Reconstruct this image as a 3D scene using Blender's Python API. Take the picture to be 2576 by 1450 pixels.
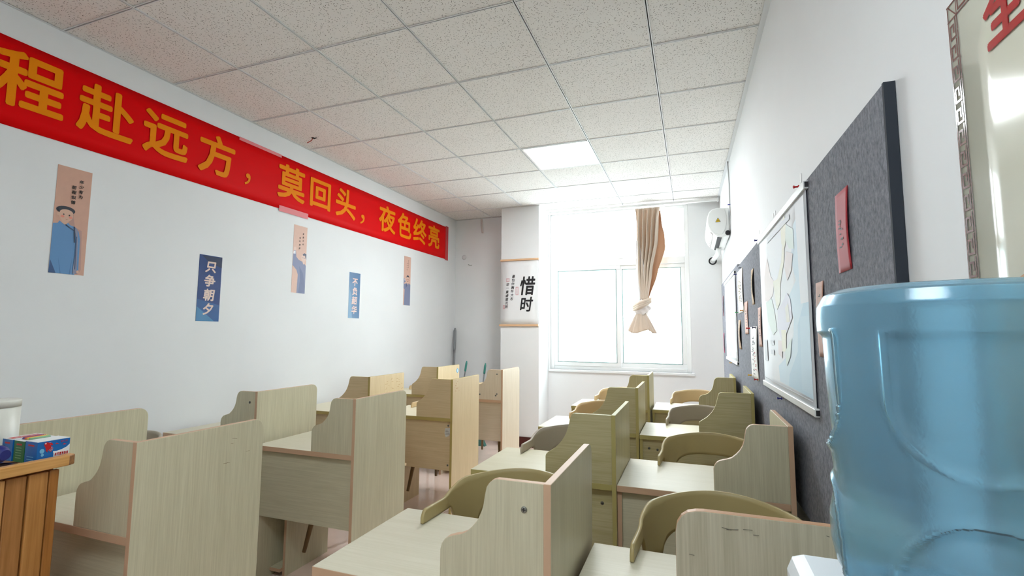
import bpy, math, random
from mathutils import Matrix, Vector
random.seed(7)
for o in list(bpy.data.objects): bpy.data.objects.remove(o, do_unlink=True)
scene = bpy.context.scene
C = scene.collection

# ------------------------------------------------------------------ camera
CEIL = 2.973
F_PX, YAW, PITCH, ROLL = 1227.0, 0.35364, 0.09317, 0.0059
CAM = Vector((2.571, -0.893, CEIL - 1.605))
cy, sy, cp, sp = math.cos(YAW), math.sin(YAW), math.cos(PITCH), math.sin(PITCH)
fw = Vector((-sy*cp, cy*cp, sp)); rt = Vector((cy, sy, 0)); up = rt.cross(fw)
r2 = math.cos(ROLL)*rt + math.sin(ROLL)*up
u2 = -math.sin(ROLL)*rt + math.cos(ROLL)*up
cd = bpy.data.cameras.new('camera'); cam = bpy.data.objects.new('camera', cd); C.objects.link(cam)
cd.sensor_width = 36.0; cd.lens = 36.0*F_PX/2576.0; cd.clip_start = 0.02; cd.clip_end = 200
m = Matrix.Identity(4)
for i in range(3):
    m[i][0] = r2[i]; m[i][1] = u2[i]; m[i][2] = -fw[i]; m[i][3] = CAM[i]
cam.matrix_world = m
scene.camera = cam

# ------------------------------------------------------------------ world, light, exposure
SKY = 3.8
LAMP = 16.5
w = bpy.data.worlds.new('sky'); scene.world = w; w.use_nodes = True
bg = w.node_tree.nodes['Background']
bg.inputs[0].default_value = (0.93, 0.97, 1.0, 1); bg.inputs[1].default_value = SKY
pl = bpy.data.lights.new('window_portal', 'AREA'); pl.shape = 'RECTANGLE'; pl.size = 1.72; pl.size_y = 2.0
pl.cycles.is_portal = True
po = bpy.data.objects.new('window_portal', pl); C.objects.link(po)
po.location = (1.69, 5.36, 1.93); po.rotation_euler = (math.radians(-90), 0, 0)
vs = scene.view_settings
vs.view_transform = 'Standard'; vs.look = 'None'; vs.gamma = 1.0; vs.use_curve_mapping = False
vs.exposure = 1.66

# ------------------------------------------------------------------ helpers
def lin(c):
    return c/12.92 if c <= 0.04045 else ((c+0.055)/1.055)**2.4
def rgb(h):
    if isinstance(h, str):
        h = h.lstrip('#'); return tuple(lin(int(h[i:i+2], 16)/255) for i in (0, 2, 4))
    return h
MATS = {}
def mat(name, col, rough=0.6, metal=0.0, noise=0.0, nscale=8.0, bump=0.0, bscale=200.0, spec=0.5, emit=None, estr=0, coat=0.0):
    if name in MATS: return MATS[name]
    mt = bpy.data.materials.new(name); mt.use_nodes = True; MATS[name] = mt
    nt = mt.node_tree; b = nt.nodes['Principled BSDF']
    c = rgb(col)
    b.inputs['Base Color'].default_value = (*c, 1); b.inputs['Roughness'].default_value = rough
    b.inputs['Metallic'].default_value = metal; b.inputs['Specular IOR Level'].default_value = spec
    b.inputs['Coat Weight'].default_value = coat
    if emit: b.inputs['Emission Color'].default_value = (*rgb(emit), 1); b.inputs['Emission Strength'].default_value = estr
    if noise > 0:
        n = nt.nodes.new('ShaderNodeTexNoise'); n.inputs['Scale'].default_value = nscale; n.inputs['Detail'].default_value = 5
        g = nt.nodes.new('ShaderNodeNewGeometry'); nt.links.new(g.outputs['Position'], n.inputs['Vector'])
        r = nt.nodes.new('ShaderNodeValToRGB')
        r.color_ramp.elements[0].position = 0.3; r.color_ramp.elements[1].position = 0.7
        r.color_ramp.elements[0].color = (*[x*(1-noise) for x in c], 1); r.color_ramp.elements[1].color = (*[min(1, x*(1+noise*0.5)) for x in c], 1)
        nt.links.new(n.outputs['Fac'], r.inputs[0]); nt.links.new(r.outputs[0], b.inputs['Base Color'])
    if bump > 0:
        n2 = nt.nodes.new('ShaderNodeTexNoise'); n2.inputs['Scale'].default_value = bscale; n2.inputs['Detail'].default_value = 3
        g2 = nt.nodes.new('ShaderNodeNewGeometry'); nt.links.new(g2.outputs['Position'], n2.inputs['Vector'])
        bp = nt.nodes.new('ShaderNodeBump'); bp.inputs['Strength'].default_value = bump; bp.inputs['Distance'].default_value = 0.002
        nt.links.new(n2.outputs['Fac'], bp.inputs['Height']); nt.links.new(bp.outputs[0], b.inputs['Normal'])
    return mt
def wood(name, light, dark, axis, rough=0.4, fine=1.0, amt=(0.28, 0.75)):
    """streaky laminate / wood, grain along a local axis"""
    if name in MATS: return MATS[name]
    mt = bpy.data.materials.new(name); mt.use_nodes = True; MATS[name] = mt
    nt = mt.node_tree; b = nt.nodes['Principled BSDF']; N = nt.nodes.new; L = nt.links.new
    tc = N('ShaderNodeTexCoord'); oi = N('ShaderNodeObjectInfo')
    mul = N('ShaderNodeMath'); mul.operation = 'MULTIPLY'; mul.inputs[1].default_value = 13.0
    L(oi.outputs['Random'], mul.inputs[0])
    add = N('ShaderNodeVectorMath'); add.operation = 'ADD'; L(tc.outputs['Object'], add.inputs[0]); L(mul.outputs[0], add.inputs[1])
    mp = N('ShaderNodeMapping'); L(add.outputs[0], mp.inputs[0])
    s = [190.0*fine]*3; s['xyz'.index(axis)] = 5.0
    mp.inputs['Scale'].default_value = s
    n1 = N('ShaderNodeTexNoise'); n1.inputs['Scale'].default_value = 1.0; n1.inputs['Detail'].default_value = 4; n1.inputs['Roughness'].default_value = 0.6
    L(mp.outputs[0], n1.inputs['Vector'])
    mp2 = N('ShaderNodeMapping'); L(add.outputs[0], mp2.inputs[0])
    s2 = [22.0*fine]*3; s2['xyz'.index(axis)] = 1.2
    mp2.inputs['Scale'].default_value = s2
    n2 = N('ShaderNodeTexNoise'); n2.inputs['Scale'].default_value = 1.0; n2.inputs['Detail'].default_value = 2; L(mp2.outputs[0], n2.inputs['Vector'])
    mx = N('ShaderNodeMath'); mx.operation = 'MULTIPLY_ADD'; mx.inputs[1].default_value = 0.25; L(n2.outputs['Fac'], mx.inputs[0])
    m3 = N('ShaderNodeMath'); m3.operation = 'MULTIPLY'; m3.inputs[1].default_value = 0.75; L(n1.outputs['Fac'], m3.inputs[0]); L(m3.outputs[0], mx.inputs[2])
    r = N('ShaderNodeValToRGB'); r.color_ramp.elements[0].position = amt[0]; r.color_ramp.elements[1].position = amt[1]
    r.color_ramp.elements[0].color = (*rgb(dark), 1); r.color_ramp.elements[1].color = (*rgb(light), 1)
    L(mx.outputs[0], r.inputs[0]); L(r.outputs[0], b.inputs['Base Color'])
    b.inputs['Roughness'].default_value = rough
    bp = N('ShaderNodeBump'); bp.inputs['Strength'].default_value = 0.12; bp.inputs['Distance'].default_value = 0.001
    L(n1.outputs['Fac'], bp.inputs['Height']); L(bp.outputs[0], b.inputs['Normal'])
    return mt

class MB:
    def __init__(s): s.v = []; s.f = []; s.m = []; s.sm = []
    def face(s, idx, m=0, sm=False): s.f.append(idx); s.m.append(m); s.sm.append(sm)
    def box(s, x0, x1, y0, y1, z0, z1, m=0, mside=None):
        """m on the two largest faces, mside on the thin ones (when given)"""
        b = len(s.v)
        s.v += [(x, y, z) for z in (z0, z1) for y in (y0, y1) for x in (x0, x1)]
        dims = [abs(x1-x0), abs(y1-y0), abs(z1-z0)]; thin = dims.index(min(dims))
        for q, ax in (((0, 2, 3, 1), 2), ((4, 5, 7, 6), 2), ((0, 1, 5, 4), 1), ((2, 6, 7, 3), 1), ((0, 4, 6, 2), 0), ((1, 3, 7, 5), 0)):
            s.face([b+i for i in q], m if (mside is None or ax == thin) else mside)
        return s
    def prism(s, poly, axis, a0, a1, mcap=0, mside=0, smside=False):
        n = len(poly); b = len(s.v)
        def P(p, a):
            return (a, p[0], p[1]) if axis == 'x' else (p[0], a, p[1]) if axis == 'y' else (p[0], p[1], a)
        s.v += [P(p, a0) for p in poly] + [P(p, a1) for p in poly]
        s.face([b+i for i in range(n)][::-1], mcap); s.face([b+n+i for i in range(n)], mcap)
        for i in range(n):
            j = (i+1) % n; s.face([b+i, b+j, b+n+j, b+n+i], mside, smside)
        return s
    def tube(s, pts, rad, n=10, m=0, closed_ends=True):
        pts = [Vector(p) for p in pts]; b = len(s.v)
        if not isinstance(rad, (list, tuple)): rad = [rad]*len(pts)
        for i, p in enumerate(pts):
            t = (pts[min(i+1, len(pts)-1)] - pts[max(i-1, 0)]).normalized()
            a = Vector((0, 0, 1)) if abs(t.z) < 0.9 else Vector((1, 0, 0))
            e1 = t.cross(a).normalized(); e2 = t.cross(e1)
            for k in range(n):
                an = 2*math.pi*k/n; s.v.append(tuple(p + rad[i]*(math.cos(an)*e1 + math.sin(an)*e2)))
        for i in range(len(pts)-1):
            for k in range(n):
                s.face([b+i*n+k, b+i*n+(k+1) % n, b+(i+1)*n+(k+1) % n, b+(i+1)*n+k], m, True)
        if closed_ends:
            s.face([b+k for k in range(n)][::-1], m); s.face([b+(len(pts)-1)*n+k for k in range(n)], m)
        return s
    def lathe(s, prof, c=(0, 0), n=32, m=0, caps=True):
        b = len(s.v)
        for r, z in prof:
            for k in range(n):
                a = 2*math.pi*k/n; s.v.append((c[0]+r*math.cos(a), c[1]+r*math.sin(a), z))
        for i in range(len(prof)-1):
            for k in range(n):
                s.face([b+i*n+k, b+i*n+(k+1) % n, b+(i+1)*n+(k+1) % n, b+(i+1)*n+k], m, True)
        if caps:
            s.face([b+k for k in range(n)][::-1], m); s.face([b+(len(prof)-1)*n+k for k in range(n)], m)
        return s
    def grid(s, fn, nu, nv, m=0, sm=True, wrap=False):
        b = len(s.v)
        for j in range(nv+1):
            for i in range(nu+(0 if wrap else 1)): s.v.append(tuple(fn(i/nu, j/nv)))
        st = nu if wrap else nu+1
        for j in range(nv):
            for i in range(nu):
                i2 = (i+1) % st if wrap else i+1
                s.face([b+j*st+i, b+j*st+i2, b+(j+1)*st+i2, b+(j+1)*st+i], m, sm)
        return s
    def poly(s, pts, m=0):
        b = len(s.v); s.v += [tuple(p) for p in pts]; s.face(list(range(b, b+len(pts))), m); return s
    def mesh(s, name, mats):
        me = bpy.data.meshes.new(name); me.from_pydata(s.v, [], s.f)
        for mt in (mats if isinstance(mats, (list, tuple)) else [mats]): me.materials.append(mt)
        me.polygons.foreach_set('material_index', s.m); me.polygons.foreach_set('use_smooth', s.sm)
        me.update(); return me
    def build(s, name, mats, parent=None, bevel=0, solid=0, subd=0):
        o = bpy.data.objects.new(name, s.mesh(name, mats)); C.objects.link(o)
        if parent: o.parent = parent
        if solid:
            q = o.modifiers.new('solid', 'SOLIDIFY'); q.thickness = solid; q.offset = 0
        if bevel:
            q = o.modifiers.new('bevel', 'BEVEL'); q.width = bevel; q.segments = 2; q.limit_method = 'ANGLE'
        if subd:
            q = o.modifiers.new('sub', 'SUBSURF'); q.levels = subd; q.render_levels = subd
        return o
def tag(o, label=None, cat=None, group=None, kind=None):
    if label: o['label'] = label
    if cat: o['category'] = cat
    if group: o['group'] = group
    if kind: o['kind'] = kind
    return o
def empty(name, loc=(0, 0, 0), rz=0):
    o = bpy.data.objects.new(name, None); C.objects.link(o); o.location = loc; o.rotation_euler = (0, 0, rz); o.empty_display_size = 0.1
    return o
def copy_tree(o, parent=None):
    c = o.copy(); C.objects.link(c); c.parent = parent
    for ch in o.children: copy_tree(ch, c)
    return c
def struct(o): o['kind'] = 'structure'; return o
def ell(cx, cy_, rx, ry, n=24, a0=0, a1=360):
    return [(cx+rx*math.cos(math.radians(a0+(a1-a0)*i/n)), cy_+ry*math.sin(math.radians(a0+(a1-a0)*i/n))) for i in range(n if a1-a0 == 360 else n+1)]

# glyphs: outlines of the built-in typeface turned into flat meshes
_gl = {}
def glyph(ch, bold=0.0, shear=0.0):
    k = (ch, bold, shear)
    if k in _gl: return _gl[k]
    cu = bpy.data.curves.new('g', 'FONT'); cu.body = ch; cu.size = 1.0; cu.offset = bold; cu.shear = shear; cu.resolution_u = 3; cu.fill_mode = 'FRONT'
    ob = bpy.data.objects.new('g', cu); C.objects.link(ob)
    dg = bpy.context.evaluated_depsgraph_get(); me = ob.evaluated_get(dg).to_mesh()
    V = [(v.co.x, v.co.y) for v in me.vertices]; Fc = [list(p.vertices) for p in me.polygons]
    ob.evaluated_get(dg).to_mesh_clear(); bpy.data.objects.remove(ob); bpy.data.curves.remove(cu)
    _gl[k] = (V, Fc); return _gl[k]
def put_glyph(mb, ch, plane, box=None, em=None, m=0, bold=0.0, shear=0.0, nv=(1, 0, 0)):
    """plane(u,v)->xyz.  box=(u0,u1,v0,v1) stretches the outline to the box; em=(u,v,size) keeps the em square"""
    V, Fc = glyph(ch, 0.0, shear)
    if not V: return
    xs = [p[0] for p in V]; ys = [p[1] for p in V]
    x0, x1, y0, y1 = min(xs), max(xs), min(ys), max(ys)
    x0 -= bold; x1 += bold; y0 -= bold; y1 += bold
    for kk, (sx, sy_) in enumerate([(0, 0)] if bold == 0 else [(math.cos(k*math.pi/4), math.sin(k*math.pi/4)) for k in range(8)]):
        b = len(mb.v)
        for x, y in V:
            x += bold*sx; y += bold*sy_
            if box: u = box[0]+(x-x0)/max(1e-6, x1-x0)*(box[1]-box[0]); v = box[2]+(y-y0)/max(1e-6, y1-y0)*(box[3]-box[2])
            else: u = em[0]+(x-(x0+x1)/2)*em[2]; v = em[1]+(y-0.38)*em[2]
            q_ = plane(u, v); e_ = kk*0.00007; mb.v.append((q_[0]+nv[0]*e_, q_[1]+nv[1]*e_, q_[2]+nv[2]*e_))
        for q in Fc: mb.face([b+i for i in q], m)

# ------------------------------------------------------------------ materials
M_wall = mat('wall_paint', '#e9ebec', 0.62, noise=0.03, nscale=1.6, bump=0.08, bscale=60)
M_white = mat('white_plastic', '#eff0ef', 0.35)
M_pvc = mat('white_pvc', '#eceeee', 0.3)
M_black = mat('black', '#141414', 0.7)
M_grid = mat('ceiling_grid_metal', '#dfe0e1', 0.4)
M_base = mat('red_brown_tile', '#4a1a16', 0.3)
M_floor = mat('floor_tile', '#f0d8ca', 0.09, noise=0.10, nscale=3.0)
M_grout = mat('floor_grout', '#8c7a70', 0.8)
M_red = mat('banner_red', '#e2040b', 0.45, noise=0.04, nscale=1.2, spec=0.08)
M_orange = mat('banner_orange', '#f08a0a', 0.45, spec=0.1)
M_tape = mat('clear_tape', '#e0606a', 0.15)
M_rod = mat('scroll_rod_wood', '#dcb48c', 0.5)
M_ink = mat('ink_black', '#15151a', 0.6)
M_seal = mat('seal_red', '#d98b93', 0.6)
M_paper = mat('white_paper', '#e9eaeb', 0.5)
M_screw = mat('screw_metal', '#8c8c84', 0.35, metal=0.8)
M_dark = mat('dark_rubber', '#222226', 0.6)
M_steel = mat('grey_pole', '#9a9da0', 0.35, metal=0.5)
M_green = mat('green_handle', '#3c8a80', 0.45)

def ceiling_material():
    mt = bpy.data.materials.new('mineral_fibre_tile'); mt.use_nodes = True
    nt = mt.node_tree; N = nt.nodes.new; L = nt.links.new; b = nt.nodes['Principled BSDF']
    g = N('ShaderNodeNewGeometry'); prev = None
    nz = N('ShaderNodeTexNoise'); nz.inputs['Scale'].default_value = 2.2; L(g.outputs['Position'], nz.inputs['Vector'])
    for sc, lx, ly, seed in ((50, 0.0062, 0.0011, 0.0), (75, 0.0028, 0.0011, 3.3), (38, 0.0052, 0.0009, 7.7)):
        off = N('ShaderNodeVectorMath'); off.operation = 'ADD'; off.inputs[1].default_value = (seed, seed*0.7, 0); L(g.outputs['Position'], off.inputs[0])
        fl = N('ShaderNodeVectorMath'); fl.operation = 'MULTIPLY'; fl.inputs[1].default_value = (1, 1, 0); L(off.outputs[0], fl.inputs[0])
        vo = N('ShaderNodeTexVoronoi'); vo.voronoi_dimensions = '2D'; vo.inputs['Scale'].default_value = sc; L(fl.outputs[0], vo.inputs['Vector'])
        sub = N('ShaderNodeVectorMath'); sub.operation = 'SUBTRACT'; L(fl.outputs[0], sub.inputs[0]); L(vo.outputs['Position'], sub.inputs[1])
        sep = N('ShaderNodeSeparateColor'); L(vo.outputs['Color'], sep.inputs[0])
        an = N('ShaderNodeMath'); an.operation = 'MULTIPLY'; an.inputs[1].default_value = 6.283; L(sep.outputs[0], an.inputs[0])
        ro = N('ShaderNodeVectorRotate'); ro.rotation_type = 'Z_AXIS'; L(sub.outputs[0], ro.inputs['Vector']); L(an.outputs[0], ro.inputs['Angle'])
        ab = N('ShaderNodeVectorMath'); ab.operation = 'ABSOLUTE'; L(ro.outputs[0], ab.inputs[0])
        sx = N('ShaderNodeSeparateXYZ'); L(ab.outputs[0], sx.inputs[0])
        ln = N('ShaderNodeMath'); ln.operation = 'MULTIPLY'; ln.inputs[1].default_value = lx; L(sep.outputs[1], ln.inputs[0])
        c1 = N('ShaderNodeMath'); c1.operation = 'LESS_THAN'; L(sx.outputs[0], c1.inputs[0]); L(ln.outputs[0], c1.inputs[1])
        c2 = N('ShaderNodeMath'); c2.operation = 'LESS_THAN'; L(sx.outputs[1], c2.inputs[0]); c2.inputs[1].default_value = ly
        cu = N('ShaderNodeMath'); cu.operation = 'MULTIPLY'; L(c1.outputs[0], cu.inputs[0]); L(c2.outputs[0], cu.inputs[1])
        c3 = N('ShaderNodeMath'); c3.operation = 'LESS_THAN'; L(sep.outputs[2], c3.inputs[0]); c3.inputs[1].default_value = 0.55
        cm = N('ShaderNodeMath'); cm.operation = 'MULTIPLY'; L(cu.outputs[0], cm.inputs[0]); L(c3.outputs[0], cm.inputs[1])
        if prev is None: prev = cm
        else:
            mx = N('ShaderNodeMath'); mx.operation = 'MAXIMUM'; L(prev.outputs[0], mx.inputs[0]); L(cm.outputs[0], mx.inputs[1]); prev = mx
    base = N('ShaderNodeValToRGB'); base.color_ramp.elements[0].color = (*rgb('#e6e3df'), 1); base.color_ramp.elements[1].color = (*rgb('#edebe8'), 1)
    L(nz.outputs['Fac'], base.inputs[0])
    mix = N('ShaderNodeMixRGB'); L(prev.outputs[0], mix.inputs[0]); L(base.outputs[0], mix.inputs[1]); mix.inputs[2].default_value = (*rgb('#57534a'), 1)
    L(mix.outputs[0], b.inputs['Base Color']); b.inputs['Roughness'].default_value = 0.85
    return mt
M_tile = ceiling_material()

def glass_material(name, tint, gloss=0.06):
    mt = bpy.data.materials.new(name); mt.use_nodes = True; nt = mt.node_tree; N = nt.nodes.new; L = nt.links.new
    nt.nodes.remove(nt.nodes['Principled BSDF']); out = nt.nodes['Material Output']
    t = N('ShaderNodeBsdfTransparent'); t.inputs[0].default_value = (*tint, 1)
    g = N('ShaderNodeBsdfGlossy'); g.inputs['Roughness'].default_value = 0.02
    mx = N('ShaderNodeMixShader'); mx.inputs[0].default_value = gloss
    L(t.outputs[0], mx.inputs[1]); L(g.outputs[0], mx.inputs[2]); L(mx.outputs[0], out.inputs[0])
    return mt
M_glass = glass_material('clear_glass', (0.97, 0.99, 0.99)); M_glass_t = glass_material('tinted_glass', (0.90, 0.97, 0.97))

# ------------------------------------------------------------------ room shell
XL, YB, YF = -0.565, 5.27, -2.4
def XR(y, off=0.0): return 2.992 - 0.0155*y - off      # the right wall stands slightly askew
def RW(y, z, off=0.0): return (XR(y, off), y, z)
WX0, WX1, WZ0, WZ1 = 0.83, 2.555, 0.915, 2.945          # window opening
H = CEIL+0.15
struct(MB().box(XL-0.12, XL, YF, YB+0.2, 0, H).build('wall_left', M_wall))
struct(MB().prism([(XR(YF), YF), (XR(YF)+0.15, YF), (XR(YB)+0.15, YB+0.2), (XR(YB+0.2), YB+0.2)], 'z', 0, H).build('wall_right', M_wall))
bw = MB(); bw.box(XL-0.12, WX0, YB, YB+0.2, 0, H); bw.box(WX1, XR(YB)+0.15, YB, YB+0.2, 0, H)
bw.box(WX0, WX1, YB, YB+0.2, 0, WZ0); bw.box(WX0, WX1, YB, YB+0.2, WZ1, H)
struct(bw.build('wall_back', M_wall))
struct(MB().box(XL-0.12, XR(YF)+0.15, YF-0.12, YF, 0, H).build('wall_front', M_wall))
struct(MB().box(0.30, 0.806, 4.85, YB, 0, H).build('wall_column', M_wall, bevel=0.004))
# floor
fl = struct(MB().box(XL-0.1, 3.1, YF-0.1, YB+0.1, -0.1, -0.002).build('floor', M_grout))
S = 0.8; tile_me = MB().box(-S/2+0.001, S/2-0.001, -S/2+0.001, S/2-0.001, -0.008, 0.0).mesh('floor_tile', M_floor)
for i in range(5):
    for j in range(10):
        o = bpy.data.objects.new('floor_tile', tile_me); C.objects.link(o); o.parent = fl; o.location = (-0.45+S*i, -2.2+S*j, 0)
# baseboards
struct(MB().box(XL, XL+0.012, YF, YB, 0, 0.11).build('baseboard_left', M_base))
struct(MB().prism([(XR(YF)-0.012, YF), (XR(YF), YF), (XR(YB), YB), (XR(YB)-0.012, YB)], 'z', 0, 0.11).build('baseboard_right', M_base))
bb = MB(); bb.box(XL, 0.30, YB-0.012, YB, 0, 0.11); bb.box(0.806, 2.91, YB-0.012, YB, 0, 0.11)
struct(bb.build('baseboard_back', M_base))
bb = MB(); bb.box(0.29, 0.816, 4.838, 4.85, 0, 0.12); bb.box(0.29, 0.30, 4.85, YB-0.012, 0, 0.12); bb.box(0.806, 0.816, 4.85, YB-0.012, 0, 0.12)
struct(bb.build('baseboard_column', M_base))
# ceiling: slab, tiles, slotted grid
ce = struct(MB().box(XL-0.1, 3.2, YF-0.1, YB+0.2, CEIL+0.10, CEIL+0.2).build('ceiling', M_wall))
xs = [XL, 0.0, 0.6, 1.2, 1.8, 2.4, None]; ysl = [YF] + [0.6*k for k in range(-3, 9)] + [YB]
LAMPS = [(3, 9), (4, 2)]
_tm = {}
for i in range(6):
    for j in range(len(ysl)-1):
        if (i, j) in LAMPS: continue
        x0 = xs[i]; y0, y1 = ysl[j], ysl[j+1]; x1 = xs[i+1] if xs[i+1] is not None else XR(y1)
        k = (round(x1-x0, 3), round(y1-y0, 3))
        if k not in _tm:
            a, b_ = (x1-x0)/2-0.004, (y1-y0)/2-0.004
            _tm[k] = MB().box(-a, a, -b_, b_, 0.004, 0.02).mesh('ceiling_tile', M_tile)
        o = bpy.data.objects.new('ceiling_tile', _tm[k]); C.objects.link(o); o.parent = ce
        o.location = ((x0+x1)/2, (y0+y1)/2, CEIL + random.uniform(-0.0006, 0.0008))
def slot_bar(x0, x1, y0, y1, along):
    """white tee with a narrow black groove along its middle"""
    mb = MB(); hw, gv = 0.0078, 0.0028
    if along == 'y':
        mb.box(-hw, -gv, y0, y1, 0, 0.012); mb.box(gv, hw, y0, y1, 0, 0.012); mb.box(-gv, gv, y0, y1, 0.006, 0.012, 1)
    else:
        mb.box(x0, x1, -hw, -gv, 0, 0.012); mb.box(x0, x1, gv, hw, 0, 0.012); mb.box(x0, x1, -gv, gv, 0.006, 0.012, 1)
    return mb
main = slot_bar(0, 0, YF, YB, 'y').mesh('main_runner', [M_grid, M_black])
for x in xs[1:6]:
    o = bpy.data.objects.new('main_runner', main); C.objects.link(o); o.parent = ce; o.location = (x, 0, CEIL-0.001)
_cm = {}
for i in range(6):
    for y in ysl[1:-1]:
        x0 = xs[i]+(0.0075 if i else 0); x1 = (xs[i+1] if xs[i+1] is not None else XR(y))-(0.0075 if i < 5 else 0)
        k = (i, round(x1-x0, 3))
        if k not in _cm: _cm[k] = slot_bar(0, x1-x0, 0, 0, 'x').mesh('cross_tee', [M_grid, M_black])
        o = bpy.data.objects.new('cross_tee', _cm[k]); C.objects.link(o); o.parent = ce; o.location = (x0, y, CEIL)
# perimeter angle trims
M_trim = mat('angle_trim', '#d5d7d8', 0.45)
struct(MB().prism([(XR(YF)-0.026, YF), (XR(YF), YF), (XR(YB), YB), (XR(YB)-0.026, YB)], 'z', CEIL-0.004, CEIL).build('trim_1', M_trim))
struct(MB().box(XL, XL+0.012, YF, YB, CEIL-0.002, CEIL+0.002).build('trim_2', M_trim))
tr = MB(); tr.box(XL, 0.30, YB-0.015, YB, CEIL-0.003, CEIL); tr.box(0.806, 2.9, YB-0.02, YB, CEIL-0.003, CEIL); tr.box(0.29, 0.82, 4.835, 4.85, CEIL-0.003, CEIL)
struct(tr.build('trim_3', M_trim))

# lamps
M_lamp = mat('led_diffuser', '#ffffff', 0.5, emit=(0.93, 0.97, 1.0), estr=LAMP)
M_lamp_added = mat('led_diffuser_added', '#ffffff', 0.5, emit=(0.86, 0.95, 1.0), estr=LAMP*0.62)
def ceiling_light(x0, y0, label, lm=M_lamp):
    t = empty('ceiling_light', (x0+0.3, y0+0.3, CEIL)); tag(t, label, 'ceiling light', 'recessed square ceiling lights')
    f = MB()
    for a in ((-0.29, 0.29, -0.29, -0.275), (-0.29, 0.29, 0.275, 0.29), (-0.29, -0.275, -0.275, 0.275), (0.275, 0.29, -0.275, 0.275)): f.box(*a, -0.002, 0.02)
    f.build('frame', M_white, t); MB().box(-0.275, 0.275, -0.275, 0.275, 0.002, 0.016).build('diffuser', lm, t)
ceiling_light(1.2, 3.0, 'glowing square light panel set in the ceiling near the window')
ceiling_light(1.8, ysl[2], 'unseen square light panel added in the ceiling to brighten the podium end', M_lamp_added)  # out-of-view lamp, added to brighten the near half of the room

# ------------------------------------------------------------------ window
win = struct(empty('window_1', (0, 0, 0)))
yF = YB+0.03
def wbox(name, x0, x1, z0, z1, y0=yF, y1=yF+0.06, mm=M_pvc): return MB().box(x0, x1, y0, y1, z0, z1).build(name, mm, win, bevel=0.004)
wbox('frame_left', WX0, WX0+0.05, WZ0, WZ1); wbox('frame_right', WX1-0.05, WX1, WZ0, WZ1)
wbox('frame_bottom', WX0+0.05, WX1-0.05, WZ0, WZ0+0.045); wbox('frame_top', WX0+0.05, WX1-0.05, WZ1-0.04, WZ1)
wbox('transom', WX0+0.05, WX1-0.05, 2.235, 2.315); wbox('mullion', 1.715, 1.775, 2.315, WZ1-0.04)
def sash(x0, x1, y0, glass):
    z0, z1, t = WZ0+0.045, 2.235, 0.05
    f = MB()
    for a in ((x0, x1, z0, z0+t), (x0, x1, z1-t, z1), (x0, x0+t, z0+t, z1-t), (x1-t, x1, z0+t, z1-t)): f.box(a[0], a[1], y0, y0+0.028, a[2], a[3])
    o = f.build('sash', M_pvc, win, bevel=0.004)
    g = MB()
    for a in ((x0+t, x1-t, z0+t, z0+t+0.008), (x0+t, x1-t, z1-t-0.008, z1-t), (x0+t, x0+t+0.008, z0+t, z1-t), (x1-t-0.008, x1-t, z0+t, z1-t)): g.box(a[0], a[1], y0-0.001, y0+0.004, a[2], a[3])
    g.build('gasket', mat('teal_gasket', '#7fa6a4', 0.5), o)
    MB().box(x0+t, x1-t, y0+0.012, y0+0.017, z0+t, z1-t).build('pane', glass, o)
    MB().box(x1-t+0.012, x1-0.015, y0-0.008, y0, 1.52, 1.62).build('latch', M_white, o) if glass is M_glass_t else None
sash(WX0+0.05, 1.735, yF-0.005, M_glass_t); sash(1.705, WX1-0.05, yF+0.028, M_glass)
MB().box(WX0+0.05, 1.715, yF+0.025, yF+0.03, 2.315, WZ1-0.04).build('pane', M_glass, win)
MB().box(1.775, WX1-0.05, yF+0.025, yF+0.03, 2.315, WZ1-0.04).build('pane', M_glass, win)
struct(MB().box(WX0-0.012, WX1+0.03, YB-0.025, YB+0.03, WZ0-0.03, WZ0).build('window_sill', M_wall, bevel=0.004))

# neighbouring building seen through the window
M_fac = mat('pale_facade', '#f2f4f4', 0.8, noise=0.02); M_facg = mat('facade_glass', '#8fc4c0', 0.2)
fb = empty('neighbour_building', (0.8, 9.0, -3)); tag(fb, 'pale building outside the classroom window', 'building')
def FB(name, x0, x1, y0, y1, z0, z1, mm, par=fb): o = MB().box(x0-0.8, x1-0.8, y0-9, y1-9, z0+3, z1+3).build(name, mm, par); return o
FB('wall', -6, 8, 9.05, 9.3, -3, 3.4, M_fac)
FB('ledge', -6, 8, 8.95, 9.05, 1.62, 1.67, M_fac)
wf = FB('window', 0.44, 1.7, 9.0, 9.05, 1.7, 2.65, mat('facade_frame', '#e3ecee', 0.5))
FB('pane', 0.5, 1.12, 8.99, 9.0, 2.18, 2.6, mat('facade_blind', '#e9f4f5', 0.5), wf); FB('pane', 0.5, 1.05, 8.99, 9.0, 1.76, 2.14, M_facg, wf); FB('pane', 1.18, 1.64, 8.99, 9.0, 1.76, 2.14, M_facg, wf)
FB('bracket_shelf', .38, 1.05, 8.55, 9.05, .80, .85, M_fac)
ou = empty('outdoor_air_conditioner', (0.75, 8.75, 0.85)); tag(ou, 'white two-fan outdoor air conditioner on the building outside', 'air conditioner')
MB().box(-0.32, 0.25, -0.15, 0.2, 0, 0.72).build('casing', mat('ac_case_out', '#f0f3f4', 0.5), ou, bevel=0.01)
for zz in (0.2, 0.5):
    g = MB()
    for k in range(5): g.tube([(-0.14+(0.025*(k+1))*math.cos(a*math.pi/10), -0.16, zz+(0.025*(k+1))*math.sin(a*math.pi/10)) for a in range(21)], 0.004, 5)
    g.prism(ell(-0.14, zz, 0.132, 0.132), 'y', -0.153, -0.15, 0, 0)
    g.build('fan_grille', mat('grille_grey', '#b9cdd2', 0.5), ou)

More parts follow.
